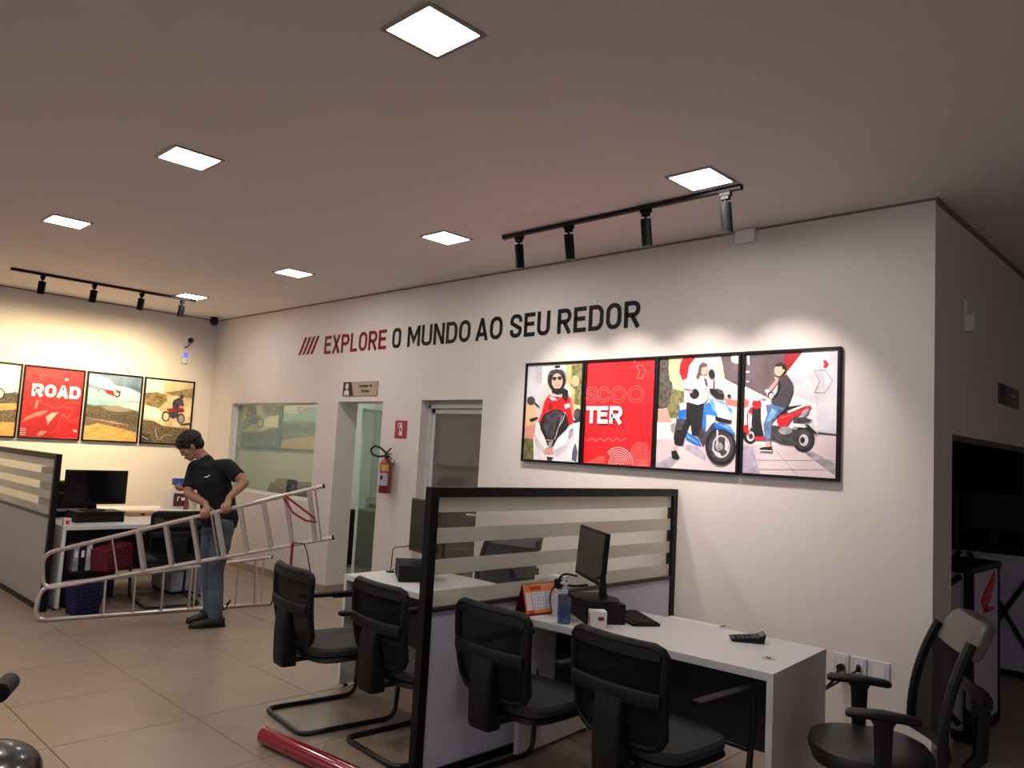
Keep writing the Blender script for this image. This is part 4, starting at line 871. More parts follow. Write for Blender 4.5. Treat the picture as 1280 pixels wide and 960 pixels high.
# gel bottle
t = thing('gel_bottle', 'clear pump bottle with blue gel in front of the monitor cables', 'bottle', (-2.685, 3.235, dz))
mb(glassmat('clear_plastic', (210, 222, 240), .12, .05, frostcol=(190, 200, 220))).lathe([(.034, 0), (.036, .01), (.036, .11), (.03, .13), (.014, .145), (.013, .155)], n=24).build('body', t, True)
mb(glassmat('blue_gel', (196, 208, 236), .3, .1, frostcol=(130, 156, 210))).lathe([(.032, .003), (.033, .01), (.033, .085), (.033, .088)], n=24).build('gel', t, True)
mb(mat('pump_white', (196, 200, 210), .4)).cyl((0, 0, .155), (0, 0, .172), .015).cyl((0, 0, .17), (0, 0, .2), .006).box((-.01, 0, .204), (.045, .014, .012), bev=.003).build('pump', t, True)
t = thing('spray_bottle', 'white spray bottle with a black base behind the gel bottle', 'bottle', (-2.83, 3.36, dz))
mb(P_lg).lathe([(.035, 0), (.037, .01), (.037, .1), (.025, .15), (.014, .17)], n=20).build('body', t, True)
mb(M_black).box((.045, -.02, .06), (.05, .03, .12), bev=.005).build('holder', t); mb(P_white).box((-.01, 0, .2), (.11, .03, .035), bev=.01).cyl((0, 0, .165), (0, 0, .19), .017).build('spray_head', t)
t = thing('card_box', 'small white box with red print in front of the black riser', 'box', (-2.515, 3.30, dz), math.atan2(.74, .67))
mb(M_paper).box((0, 0, .045), (.085, .075, .09), bev=.002).build('carton', t); b = mb(P_dred); b.box((.012, -.0385, .055), (.03, .002, .018)); b.box((-.043, -.012, .035), (.002, .012, .06)); b.box((-.043, .016, .05), (.002, .012, .05)); b.build('red_print', t)
t = thing('keyboard', 'black keyboard right of the riser', 'keyboard', (-2.53, 3.655, dz), RZ1+pi/2)
mb(M_black).box((0, 0, .009), (.16, .34, .016), bev=.004).build('case', t); b = mb(M_black2)
for i in range(5):
    for j in range(14): b.box((-.055+i*.026, -.15+j*.023, .019), (.02, .018, .006))
o = b.build('keys', t); o['kind'] = 'stuff'
t = thing('calculator', 'black desk calculator near the right end of the desk', 'calculator', (-1.91, 3.745, dz), radians(35))
mb(M_black).prism([(-.075, 0), (.075, 0), (.085, .045), (.05, .03), (-.085, .012)], lambda u, v, q: V((u, q, v)), -.05, .05).build('case', t); b = mb(M_black2)
for i in range(4):
    for j in range(4): b.box((-.055+i*.022, -.033+j*.022, .0165+i*.0030), (.016, .015, .003))
b.build('keys', t)['kind'] = 'stuff'
mb(mat('lcd', (70, 76, 70), .3)).prism([(.058, .0335), (.08, .0435), (.08, .0445), (.058, .0345)], lambda u, v, q: V((u, q, v)), -.035, .035).build('display', t)
t = thing('paper_sheet', 'long white paper strip lying along the back edge of the desk', 'paper', (-2.31, 3.915, dz), A6)
mb(M_paper).span((-.16, -.03, 0), (.16, .03, .002)).span((.155, -.03, .002), (.165, .03, .012)).build('sheet', t)
# cables under that desk
t = thing('cable_tangle', 'tangle of black cables and a box hanging under the near desk', 'cable', (-2.62, 3.55, 0))
mb(M_black).tube([V((.1*sin(i*1.3)*cos(i*.37), .06*cos(i*1.7), .10+.02*i+.03*sin(i*2.1))) for i in range(22)], .006).tube([(.0, 0, .5), (.03, .02, .3), (-.05, 0, .12), (-.02, -.05, .01), (.06, -.1, .006), (.1, -.05, .006), (.02, 0, .006)], .005).build('cord', t, True)
mb(M_black2).box((.12, .05, .17), (.1, .08, .2), bev=.01).build('power_unit', t)

# ------------------------------------------------------------------ things on the desk left of the partition
riser((-4.08, 3.22, dz), RZ1, 'black monitor riser on the desk left of the partition')
M_bb = mat('brown_reflection_back', (86, 66, 52), .3, rgb2=(70, 52, 42), scale=5)  # brown reflection painted into the colour of the dark casing
t = monitor('computer_monitor', (-4.07, 3.44, dz+.104), radians(351), 'dark monitor with a brown reflection on its back, left of the black partition post', .40, .36, .245, 0, back=M_bb, hump=False)
mb(M_black).box((0, .02, .17), (.36, .012, .22), bev=.003).build('rear_cover', t); mb(P_white).box((.08, .0275, .22), (.045, .003, .045)).build('sticker', t)
t = thing('looped_cable', 'thin black cord looping from the monitor with the brown reflection to the desk', 'cable', (-4.4, 3.42, dz))
mb(M_black).tube(round_path([(.25, .02, .23), (.1, .0, .19), (-.02, 0, .17), (-.02, 0, .06), (-.03, 0, .004)], .04), .0035).tube(round_path([(.2, .0, .1), (.08, 0, .05), (-.03, 0, .006)], .05), .003).build('cord', t, True)
t = thing('white_bottle', 'white bottle behind the leg of the monitor with the brown reflection', 'bottle', (-3.98, 3.40, dz+.104)); mb(P_lg).lathe([(.03, 0), (.032, .06), (.02, .11), (.012, .13)], n=16).build('body', t, True); mb(P_white).cyl((0, 0, .125), (0, 0, .15), .014).build('cap', t, True)
t = thing('keyboard', 'black keyboard seen through the partition glass', 'keyboard', (-3.45, 3.5, dz), radians(10)); mb(M_black).box((0, 0, .009), (.36, .14, .016), bev=.004).build('case', t)

# ------------------------------------------------------------------ wall sockets and plug cable
for i, (x, l) in enumerate(((-1.835, 'leftmost white wall socket with a black plug, behind the swivel chair armrest'), (-1.735, 'middle white wall socket with a slanted plug'), (-1.625, 'rightmost white wall plate, blank, beside the swivel chair'))):
    t = thing('wall_socket', l, 'socket', (x, D, .495), 0, 'white wall sockets'); w = .085 if i < 2 else .115
    mb(mat('socket_white', (190, 188, 196), .4)).box((0, -.006, 0), (w, .012, .105), bev=.003).build('plate', t); mb(P_lg).box((0, -.013, 0), (w*.6, .004, .08), bev=.001).build('insert', t)
t = thing('power_cable', 'black power cable with two plugs running down from the wall sockets', 'cable', (-1.84, D, .495))
mb(M_black).cyl((.01, -.05, -.02), (.01, -.015, -.02), .02).build('plug', t, True); mb(M_black).cyl((.115, -.05, -.01), (.105, -.015, .0), .014).build('plug', t, True)
mb(M_black).tube(round_path([(.01, -.05, -.02), (.0, -.08, -.08), (-.1, -.09, -.2), (-.3, -.1, -.4)], .05), .008).tube(round_path([(.115, -.05, -.01), (.07, -.08, -.05), (-.1, -.1, -.19), (-.3, -.11, -.39)], .05), .007).build('cord', t, True)

# ------------------------------------------------------------------ red roll of film on the floor
t = thing('film_roll', 'glossy red roll of film lying on the tiles in front of the visitor chairs', 'roll', (-3.885, 2.235, .045))
dv = V((1.25, -.02, 0)); dv = V((.985, .10, 0)).normalized()*1.25
mb(mat('glossy_red_film', (150, 10, 30), .16, coat=.8, rgb2=(138, 8, 26), scale=3)).cyl((0, 0, 0), dv, .045, n=36).build('film', t, True)
mb(mat('roll_core', (120, 20, 30), .6)).cyl(-dv.normalized()*.003, V((0, 0, 0)), .036, n=24).build('core', t, True)

# ------------------------------------------------------------------ left desk things
x = -8.12
monitor('computer_monitor', (-8.12, 2.66, dz+.1), pi/2, 'large black monitor on the left desk, below the red motocross poster', .56, .325, .225, 0)
t = thing('monitor_riser', 'black monitor riser under the large left monitor', 'riser', (-7.98, 2.40, dz)); mb(M_black).span((-.3, .08, .085), (0, .5, .1)).build('top_board', t); mb(M_black2).span((-.3, .08, 0), (0, .10, .085)).build('end_board', t); mb(M_black2).span((-.3, .48, 0), (0, .5, .085)).build('end_board', t); mb(M_black).span((-.03, .1, 0), (-.015, .48, .085)).build('front_board', t)
t = thing('red_white_carton', 'tiny white and red box at the left end of the left desk', 'box', (-7.78, 2.335, dz)); mb(M_paper).box((0, 0, .035), (.06, .06, .07), bev=.002).build('carton', t); mb(P_red).box((.031, 0, .035), (.002, .03, .035)).build('red_print', t)
t = thing('desk_printer', 'dark desk printer with grey trays behind the large left monitor', 'printer', (-8.75, 2.62, dz)); mb(M_black).box((0, 0, .12), (.36, .42, .24), bev=.02).build('body', t); mb(P_gry).box((.16, 0, .07), (.14, .34, .02)).build('paper_tray', t); mb(M_black2).box((-.05, 0, .29), (.2, .36, .1), bev=.02).build('feeder', t)
t = thing('stacked_phone', 'dark desk phone left of the large monitor', 'phone', (-8.05, 2.32, dz+.0)); mb(M_black).box((-.32, -.0, .25), (.1, .12, .5), bev=.01).build('body', t); mb(P_gry).box((-.27, 0, .38), (.004, .06, .05)).build('display', t)
t = thing('cardboard_box', 'flat light brown box on the side desk beside the large monitor', 'box', (-8.62, 3.3, .735)); mb(mat('card_brown', (172, 140, 108), .6)).box((0, 0, .02), (.2, .33, .04), bev=.002).build('box', t); mb(M_black).box((.102, -.02, .02), (.004, .04, .02)).build('label_mark', t)
t = thing('plastic_bag', 'white plastic bag with a dark red print on the side desk', 'bag', (-9.35, 4.0, .735), radians(60))
def bagf(sx, sy, h):
    def f(u, v):
        a = 2*pi*u; k = (1-.35*v**3)*(1+.08*sin(5*a+v*4)+.05*sin(9*a+v*7)); return V((sx*k*cos(a), sy*k*sin(a), h*v*(1+.14*sin(2*a+.6)+.08*sin(5*a))))
    return f
mb(mat('bag_white', (214, 204, 192), .45, bump=.4, scale=14)).grid(bagf(.19, .1, .24), 40, 12).build('bag', t, True)
mb(mat('bag_print', (70, 22, 24), .5)).box((.03, -.103, .11), (.15, .012, .15), bev=.005).build('print', t); b = mb(P_white); b.box((0.0, -.1115, .12), (.012, .003, .05)); b.box((.012, -.1115, .14), (.03, .003, .012)); b.box((.06, -.1115, .12), (.04, .003, .035)); b.build('print_letters', t)
mb(mat('bag_item', (170, 60, 40), .5)).tube([(-.12, 0, .2), (-.05, 0, .26), (.06, 0, .22)], .018).build('red_item', t, True)
t = thing('blue_carton', 'tall blue box standing behind the plastic bag', 'box', (-9.6, 4.08, .735), pi/2); mb(mat('carton_blue', (44, 80, 140), .5)).box((0, 0, .17), (.13, .06, .34), bev=.002).build('carton', t); mb(mat('carton_text', (90, 140, 190), .5)).box((.0, -.031, .17), (.035, .002, .24)).build('print', t)
t = thing('bottle_group_bottle', 'small brown bottle beside the plastic bag', 'bottle', (-9.2, 4.03, .735)); mb(mat('amber', (120, 72, 44), .3)).lathe([(.03, 0), (.03, .08), (.014, .12), (.014, .15)], n=14).build('body', t, True); mb(P_red).cyl((0, 0, .15), (0, 0, .17), .016).build('cap', t, True)
# baskets
def basket(loc, rx, rz, label, rgb, nm):
    t = thing('waste_basket', label, 'basket', loc, rz, None); m = mat(nm, rgb, .45)
    def wall(u0, u1): pass
    b = mb(m); h = .28; a0, a1 = .09, .112
    for s in range(4):
        R = Matrix.Rotation(s*pi/2, 4, 'Z')
        for k in range(9):
            f = k/8-.5; b.poly  # vertical strips
            b.tube([R @ V((2*f*a0, -a0, 0)), R @ V((2*f*a1, -a1, h))], .006, 6)
        for k in range(8):
            z = h*k/8+.01; a = a0+(a1-a0)*z/h; b.tube([R @ V((-a, -a, z)), R @ V((a, -a, z))], .006, 6)
    o = b.build('lattice', t); o['kind'] = 'stuff'
    mb(m).box((0, 0, .008), (a0*2, a0*2, .012)).build('bottom', t)
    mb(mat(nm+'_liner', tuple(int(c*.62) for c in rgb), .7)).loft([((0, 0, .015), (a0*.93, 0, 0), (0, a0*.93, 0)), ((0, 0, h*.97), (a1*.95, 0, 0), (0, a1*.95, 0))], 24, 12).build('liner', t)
    mb(m).tube([(-a1, -a1, h), (a1, -a1, h), (a1, a1, h), (-a1, a1, h)], .011, 8, True).build('rim', t)
    t.rotation_euler = (rx, 0, rz); return t
basket((-7.50, 2.45, 0), 0, radians(8), 'blue lattice waste basket on the floor behind the ladder', (30, 26, 78), 'basket_blue')
bk_ = basket((-7.66, 2.60, .43), radians(-84), radians(30), 'dark red lattice basket tilted under the left desk, seen through the ladder', (104, 8, 36), 'basket_red')
t = thing('low_shelf', 'dark low shelf under the left desk carrying the red basket', 'shelf', (-7.95, 2.62, 0)); mb(M_darkp).span((-.2, -.22, .31), (.17, .3, .33)).span((-.2, -.22, 0), (-.18, .3, .31)).span((-.18, -.22, 0), (.12, -.2, .31)).build('shelf_board', t)
for i in range(4):
    t = thing('file_binder', ['grey', 'black', 'white', 'dark grey'][i]+' folder standing under the left desk', 'folder', (-7.9, 2.45+i*.055, .33), 0, 'folders under the left desk'); mb([P_gry, M_black, P_lg, M_black2][i]).box((0, 0, .12), (.2, .045, .24)).build('cover', t); mb(P_white).box((.101, 0, .15), (.002, .025, .06)).build('label', t)
t = thing('drawer_pedestal', 'light grey drawer pedestal under the left desk near the person', 'cabinet', (-8.22, 3.62, 0), radians(90)); mb(M_greyp).box((0, 0, .2), (.42, .5, .34), bev=.003).build('body', t); mb(M_black).box((0, 0, .015), (.4, .46, .03)).build('plinth', t)
for k in range(2): dr = mb(M_greyp).box((0, -.256, .12+k*.16), (.4, .012, .15), bev=.002).build('drawer', t)
t = thing('draped_jacket', 'dark jacket with a teal edge hanging beside the person', 'jacket', (-8.15, 3.62, .42)); mb(mat('teal_cloth', (30, 92, 82), .8)).grid(lambda u, v: V((.06+.03*sin(9*u+3*v), (u-.5)*.22+.06*v, .33*v)), 10, 8).build('teal_edge', t, True); mb(mat('black_cloth', (16, 16, 18), .9)).grid(lambda u, v: V((.03+.04*sin(7*u+2*v), (u-.6)*.5, .36*v)), 10, 8).build('cloth', t, True)
# ------------------------------------------------------------------ office behind the doorway
t = thing('office_cabinet', 'dark cabinet seen through the open office doorway', 'cabinet', (-8.45, 6.45, 0)); mb(M_black).box((0, 0, .36), (1.3, .5, .72), bev=.004).build('body', t)
for k in range(3): d_ = mb(M_black2).box((-.43+.43*k, -.255, .36), (.41, .012, .68), bev=.003).build('door', t); mb(M_chrome).box((-.43+.43*k+.15, -.268, .55), (.012, .014, .1)).build('handle', d_)
t = thing('office_printer', 'white printer on the dark cabinet in the office', 'printer', (-8.45, 6.42, .72)); mb(P_lg).box((0, 0, .1), (.5, .4, .18), bev=.02).build('body', t); mb(M_black2).box((0, -.2, .09), (.3, .02, .05)).build('output_slot', t); mb(P_gry).box((0, -.05, .2), (.4, .3, .02)).build('scanner_lid', t)
t = thing('office_bin', 'grey paper bin inside the office doorway', 'bin', (-7.25, 5.75, 0)); mb(P_gry).lathe([(.12, 0), (.15, .4), (.155, .42)], n=24).build('body', t, True)
# ------------------------------------------------------------------ service counters in the dark side room
t = thing('service_counter', 'white counter with black frame and red wing emblem, beside the side wall', 'counter', (-1.36, 5.55, 0))
cw, cd, ch = 1.1, .70, 1.06
mb(M_greyp).span((-cw, .02, .06), (-.0, cd, ch-.04)).build('body_panel', t)
fr_ = .035
mb(M_black).span((-cw, -.005, ch-.04), (.02, cd+.02, ch)).build('worktop', t, bevel=.003)
for xx, yy_ in ((-.03, -.005), (-cw, -.005)): mb(M_black).span((xx, yy_, 0), (xx+.05, yy_+.04, ch-.04)).build('post', t)
mb(M_black).span((-.012, cd-.0, 0), (.012, cd+.014, ch-.04)).build('edge_strip', t); mb(M_black).span((-cw, -.0, 0), (.01, cd, .06)).build('plinth', t)
mb(M_black).tube([(-.05, .0, ch-.06), (-cw+.05, .0, .1)], .018).build('brace', t); mb(M_black).tube([(-cw+.05, .0, ch-.06), (-.05, .0, .1)], .018).build('brace', t)
E_ = [(6.130, .931), (6.144, .903), (6.106, .846), (6.034, .817), (6.054, .793), (5.974, .795), (5.96, .776), (5.997, .763), (6.121, .755), (6.116, .73), (5.869, .737), (5.86, .766), (5.928, .764), (5.868, .803), (5.868, .832), (5.927, .845), (5.913, .864), (5.996, .892)]
em = mb(mat('emblem_red', (190, 22, 34), .4)); kx = .98
em.prism([(5.87, .735), (6.12, .735), (6.125, .757), (5.875, .768)], lambda u, v, q: V((.001+q, u-5.55, v+.01)), 0, .006)
em.prism([(6.0+(a-6.03)*1.25, b) for a, b in [(5.99, .765), (5.93, .79), (5.89, .83), (5.90, .87), (5.95, .91), (6.03, .95), (6.10, .985), (6.145, 1.02), (6.15, .97), (6.135, .92), (6.10, .885), (6.06, .865), (6.085, .86), (6.05, .83), (6.0, .815), (6.03, .80), (5.99, .79)]], lambda u, v, q: V((.001+q, u-5.55, v+.01-.03)), 0, .006)
em.build('wing_emblem', t)
t = thing('counter_monitor', 'dark monitor on the counter with the wing emblem', 'monitor', (-1.62, 5.78, 1.06), radians(150)); mb(M_black).box((0, 0, .28), (.36, .03, .34), bev=.008).build('casing', t); mb(M_black2).box((0, .018, .28), (.33, .004, .3)).build('screen', t); mb(M_black).box((0, 0, .07), (.06, .04, .12)).box((0, 0, .008), (.24, .2, .016), bev=.004).build('stand', t)
t = thing('service_counter', 'second counter with crossed black braces, deeper in the dark room', 'counter', (-1.36, 7.7, 0))
cw = 1.7
mb(M_greyp).span((-cw, .02, .05), (0, .55, .99)).build('body_panel', t); mb(M_black).span((-cw, -.01, .99), (.0, .57, 1.03)).build('worktop', t); mb(M_black).span((-cw, 0, 0), (0, .6, .05)).build('plinth', t)
for xa in (-.0, -.6, -1.2): mb(M_black).tube([(xa, .0, .98), (xa-.53, .0, .06)], .018).build('brace', t); mb(M_black).tube([(xa-.53, .0, .98), (xa, .0, .06)], .018).build('brace', t)
t = thing('counter_monitor', 'dark monitor on the second counter at the right edge of the photo', 'monitor', (-1.75, 7.95, 1.03), radians(10)); mb(M_black).box((0, 0, .3), (.5, .03, .32), bev=.008).build('casing', t); mb(M_black2).box((0, -.017, .3), (.47, .004, .29)).build('screen', t); mb(M_black).box((0, 0, .07), (.06, .04, .12)).box((0, 0, .008), (.24, .2, .016), bev=.004).build('stand', t)

# ------------------------------------------------------------------ motorcycle cut off at the lower left
t = thing('motorcycle', 'black glossy motorcycle mostly cut off at the lower left corner', 'motorcycle', (-2.94, .33, 0), radians(44))
M_gb = mat('gloss_black_paint', (8, 8, 9), .3, coat=.25)
mb(M_gb).loft([((-.28, 0, .68), (0, .04, 0), (0, 0, .03)), ((-.2, 0, .68), (0, .1, 0), (0, 0, .08)), ((0, 0, .7), (0, .14, 0), (0, 0, .1)), ((.16, 0, .7), (0, .13, 0), (0, 0, .1)), ((.26, 0, .68), (0, .06, 0), (0, 0, .05))], 24, 2.3).build('fuel_tank', t, True)
mb(M_leather).loft([((-.82, 0, .74), (0, .06, 0), (0, 0, .02)), ((-.7, 0, .72), (0, .12, 0), (0, 0, .04)), ((-.4, 0, .68), (0, .12, 0), (0, 0, .045)), ((-.2, 0, .70), (0, .08, 0), (0, 0, .03))], 20, 3).build('saddle', t, True)
for xw in (-.72, .48):
    wh = mb(M_rubber).tube([V((xw+.25*cos(a), 0, .29+.25*sin(a))) for a in [2*pi*i/36 for i in range(36)]], .04, 10, True).build('wheel', t, True)
    mb(M_chrome).tube([V((xw+.2*cos(a), 0, .29+.2*sin(a))) for a in [2*pi*i/30 for i in range(30)]], .012, 8, True).cyl((xw, -.05, .29), (xw, .05, .29), .035).build('rim', wh, True)
for s in (-1, 1): mb(M_steelblk).tube([(.48, .09*s, .29), (.40, .09*s, .62), (.34, .08*s, .82)], .02).build('fork', t, True)
mb(M_steelblk).tube([(-.72, .07, .3), (-.2, .07, .38), (.1, .05, .5), (.36, .02, .72)], .02).build('bike_frame', t, True)
mb(M_black2).box((-.05, 0, .42), (.34, .24, .28), bev=.05).build('engine', t, True)
mb(M_steelblk).tube(round_path([(.27, -.33, .77), (.33, -.2, .78), (.36, 0, .77), (.33, .2, .78), (.27, .33, .77)], .06), .013).build('handlebar', t, True)
for s in (-1, 1): mb(M_rubber).cyl((.31, s*.25, .775), (.26, s*.38, .77), .03).build('grip', t, True)
mb(M_gb).ell((.45, 0, .63), (.14, .15, .09), n=32).build('headlamp_cowl', t, True)
mb(M_black).loft([((.36, -.04, .77), (0, .05, 0), (.01, 0, .02)), ((.40, -.04, .76), (0, .045, 0), (.01, 0, .04)), ((.42, -.04, .74), (0, .04, 0), (.01, 0, .03))], 16, 3).build('instrument_pod', t, True)
# ------------------------------------------------------------------ ladder (two hinged sections lying on their side, the front one lifted)
def lerp(a, b, t): return V(a)*(1-t)+V(b)*t
lad = thing('aluminium_ladder', 'aluminium folding ladder lying on its side, front half lifted by the person', 'ladder', (-7.3, 2.1, 0))
O = V((-7.3, 2.1, 0))
def section(TL, BL, TR, BR, bulge, rungs, thin, wide):
    TL, BL, TR, BR = (V(p)-O for p in (TL, BL, TR, BR)); n = (TR-TL).normalized()
    path = round_path([TR, TL-n*bulge, BL-n*bulge, BR], .10, 8)
    nr = (TR-TL).cross(TL-BL).normalized()
    mb(M_alum).tube(path, .018, 8, flat=(.018, .016)).build('side_rail', lad, True)
    for t_ in rungs:
        a = lerp(TL, TR, t_[0]); b = lerp(BL, BR, t_[1]); d = (a-b).normalized(); m = mb(M_alum)
        X = n*1.0; w = .026 if wide else .014
        s = nr*.022
        P = [a-X*w-s, a+X*w*.2-s, a+X*w*.2+s, a-X*w+s]; Q = [b-X*w-s, b+X*w*.2-s, b+X*w*.2+s, b-X*w+s]
        vs = [m.bm.verts.new(p) for p in P+Q]
        for f in ((0, 1, 2, 3), (7, 6, 5, 4), (0, 4, 5, 1), (1, 5, 6, 2), (2, 6, 7, 3), (3, 7, 4, 0)): m.bm.faces.new([vs[i] for i in f])
        m.build('rung', lad)
    for t_ in thin:
        mb(M_alum).tube([lerp(TL, TR, t_[0])+nr*.02, lerp(BL, BR, t_[1])+nr*.02], .007, 6).build('brace_rod', lad)
TLp, BLp, TRp, BRp = (-7.257, 2.086, .588), (-7.263, 2.116, .298), (-5.672, 3.625, 1.252), (-5.626, 3.722, .828)
def fr(px, a, b): return (px-a)/(b-a)
section(TLp, BLp, TRp, BRp, .07, [(fr(p, 64, 404), fr(q, 64, 416)) for p, q in ((174, 181), (208, 216), (241, 250), (271, 281), (301, 310), (330, 340), (358, 367), (387, 396))], [(fr(141, 64, 404), fr(148, 64, 416)), (fr(264, 64, 404), fr(273, 64, 416)), (fr(394, 64, 404), fr(402, 64, 416))], True)
section((-7.40, 2.13, .285), (-7.36, 2.09, .02), (-7.10, 4.0, .46), (-7.04, 4.0, .02), .05, [(fr(p, 60, 332), fr(q, 56, 336)) for p, q in ((123, 124), (157, 158), (191, 192), (226, 226), (262, 262), (312, 315))], [(fr(286, 60, 332), fr(286, 56, 336)), (fr(230, 60, 332), fr(231, 56, 336)), (fr(321, 60, 332), fr(322, 56, 336))], False)
for p in (TRp, BRp):
    p = V(p)-O; n = (V(TRp)-V(TLp)).normalized(); mb(M_black2).tube([p-n*.004, p+n*.008], .02, 8, flat=(.0195, .0175)).build('rubber_foot', lad)
for p in ((-7.10, 4.0, .46), (-7.04, 4.0, .022)): p = V(p)-O; mb(M_black2).tube([p, p+V((.002, .012, 0))], .0185, 8).build('rubber_foot', lad)
st = mb(mat('red_strap', (132, 16, 26), .6))
q = lambda t_, w: lerp(lerp(BLp, BRp, t_), lerp(TLp, TRp, t_), w)-O+V((.02, -.02, 0))
st.tube([q(.86, 1.0), q(.90, .75), q(.95, .45), q(.955, .36), q(.92, .42), q(.88, .62), q(.855, .95)], .009, 6)
st.build('red_strap', lad, True)
mb(mat('red_strap', (132, 16, 26), .6)).tube([q(.86, .03), q(.86, .03)+V((0, 0, -.12)), q(.86, .03)+V((.0, 0, -.34))], .011, 6).build('red_strap', lad, True)
mb(M_black2).tube([q(.86, .05), q(.9, -.02), q(.905, -.2), q(.905, -.6)], .005, 6).build('cord', lad, True)
mb(M_black2).tube([V((-7.05, 3.55, .05))-O, V((-6.99, 3.56, .1))-O, V((-7.0, 3.52, .02))-O, V((-7.05, 3.3, .012))-O], .008, 6).build('cord', lad, True)

# ------------------------------------------------------------------ the person
def skin_obj(name, b, voxel, parent, iters=6, mats=None, disp=None):
    me = bpy.data.meshes.new(name); b.bm.to_mesh(me); b.bm.free()
    for m in (mats or b.mats): me.materials.append(m)
    o = bpy.data.objects.new(name, me); COL.objects.link(o)
    r = o.modifiers.new('r', 'REMESH'); r.mode = 'VOXEL'; r.voxel_size = voxel; r.use_smooth_shade = True
    s = o.modifiers.new('s', 'SMOOTH'); s.factor = .5; s.iterations = iters
    dg = bpy.context.evaluated_depsgraph_get(); me2 = bpy.data.meshes.new_from_object(o.evaluated_get(dg)); o.modifiers.clear(); o.data = me2
    me2.materials.clear()
    for m in (mats or [M_skin]): me2.materials.append(m)
    if disp:
        import numpy as np
        k = len(me2.vertices); co = np.empty(k*3, 'f'); no = np.empty(k*3, 'f'); me2.vertices.foreach_get('co', co); me2.vertices.foreach_get('normal', no)
        out = [0.0]*(k*3)
        for i in range(k):
            c = V(co[3*i:3*i+3].tolist()); c = c+disp(c, V(no[3*i:3*i+3].tolist())); out[3*i:3*i+3] = c
        me2.vertices.foreach_set('co', out); me2.update()
    o.parent = parent; return o
per = thing('person', 'person in a black T-shirt and blue jeans looking down and holding the aluminium ladder', 'person', (-6.57, 3.15, 0))
PO = V((-6.57, 3.15, 0))
def R_(p): return V(p)-PO
TLAT = V((.925, .37, 0)).normalized(); TF = V((.37, -.925, 0)).normalized()
pel = R_((-6.59, 3.19, .90)); wai = R_((-6.60, 3.165, 1.06)); che = R_((-6.625, 3.11, 1.25)); nek = R_((-6.655, 3.055, 1.415))
shL = R_((-6.455, 3.16, 1.36)); shR = R_((-6.80, 3.03, 1.335)); elL = R_((-6.315, 3.255, 1.235)); elR = R_((-6.745, 2.96, 1.11)); haL = R_((-6.235, 3.079, 1.016)); haR = R_((-6.362, 2.965, .966))
hipL = R_((-6.50, 3.19, .86)); hipR = R_((-6.68, 3.18, .86)); knL = R_((-6.525, 3.165, .48)); knR = R_((-6.715, 3.19, .48)); anL = R_((-6.50, 3.185, .09)); anR = R_((-6.69, 3.235, .09))
hc = R_((-6.722, 2.935, 1.518))
ru = (V(TRp)-V(TLp)).normalized(); cam_t = V((.699, -.715, 0)); gn_ = (cam_t-ru*cam_t.dot(ru)).normalized(); gw = ru.cross(gn_); gw = gw if gw.z > 0 else -gw
def hand(b, c, elbow, side):
    wr = c+gw*.075-gn_*.045+(elbow-c).normalized()*.03
    b.caps([wr, c+gw*.045-gn_*.02], [.026, .026], 12)
    for k, (s, ln, rr) in enumerate(((-.034, .88, .0085), (-.0115, 1.0, .009), (.0115, .96, .009), (.034, .84, .008))):
        bs = c+ru*s
        b.caps([bs*.0+c+ru*s*.75+gw*.05-gn_*.025, bs+gw*.042*1.0+gn_*.006, bs+gw*.022+gn_*.034*ln, bs-gw*.008+gn_*.034*ln, bs-gw*.03*ln+gn_*.014], [.013, .0105, rr, rr*.95, rr*.85], 10)
    s = -side
    b.caps([c+ru*s*.02+gw*.045-gn_*.03, c+ru*s*.05+gw*.015-gn_*.028, c+ru*s*.045-gw*.02-gn_*.022], [.015, .011, .009], 10)
    return wr
HF = V((-.29, -.775, -.55)).normalized(); HR = HF.cross(V((0, 0, 1))).normalized(); HU = HR.cross(HF).normalized()
HM = Matrix((HR, HF, HU)).transposed()
def hp(x, y, z): return hc+HM @ V((x, y, z))
body = mb(M_skin)
# head: cranium, face, jaw, nose, brow, lips, ears
body.ell(hp(0, -.012, .03), (.074, .092, .088), HM, 24); body.ell(hp(0, .02, -.02), (.062, .066, .085), HM, 20); body.ell(hp(0, .038, -.076), (.046, .044, .040), HM, 16); body.ell(hp(0, .055, -.098), (.022, .02, .016), HM)
body.ell(hp(0, .078, .018), (.05, .016, .014), HM); body.ell(hp(0, .086, -.016), (.010, .013, .03), HM); body.ell(hp(0, .092, -.034), (.014, .012, .010), HM)
body.ell(hp(0, .084, -.064), (.025, .010, .006), HM); body.ell(hp(0, .081, -.074), (.02, .010, .006), HM)
for s in (-1, 1):
    body.ell(hp(.045*s, .052, -.03), (.022, .022, .022), HM); body.ell(hp(.075*s, -.008, -.01), (.010, .02, .033), HM); body.ell(hp(.032*s, .073, .0), (.015, .011, .009), HM)
body.caps([hp(0, -.03, -.06), nek+V((0, 0, -.02))], [.050, .056], 16)
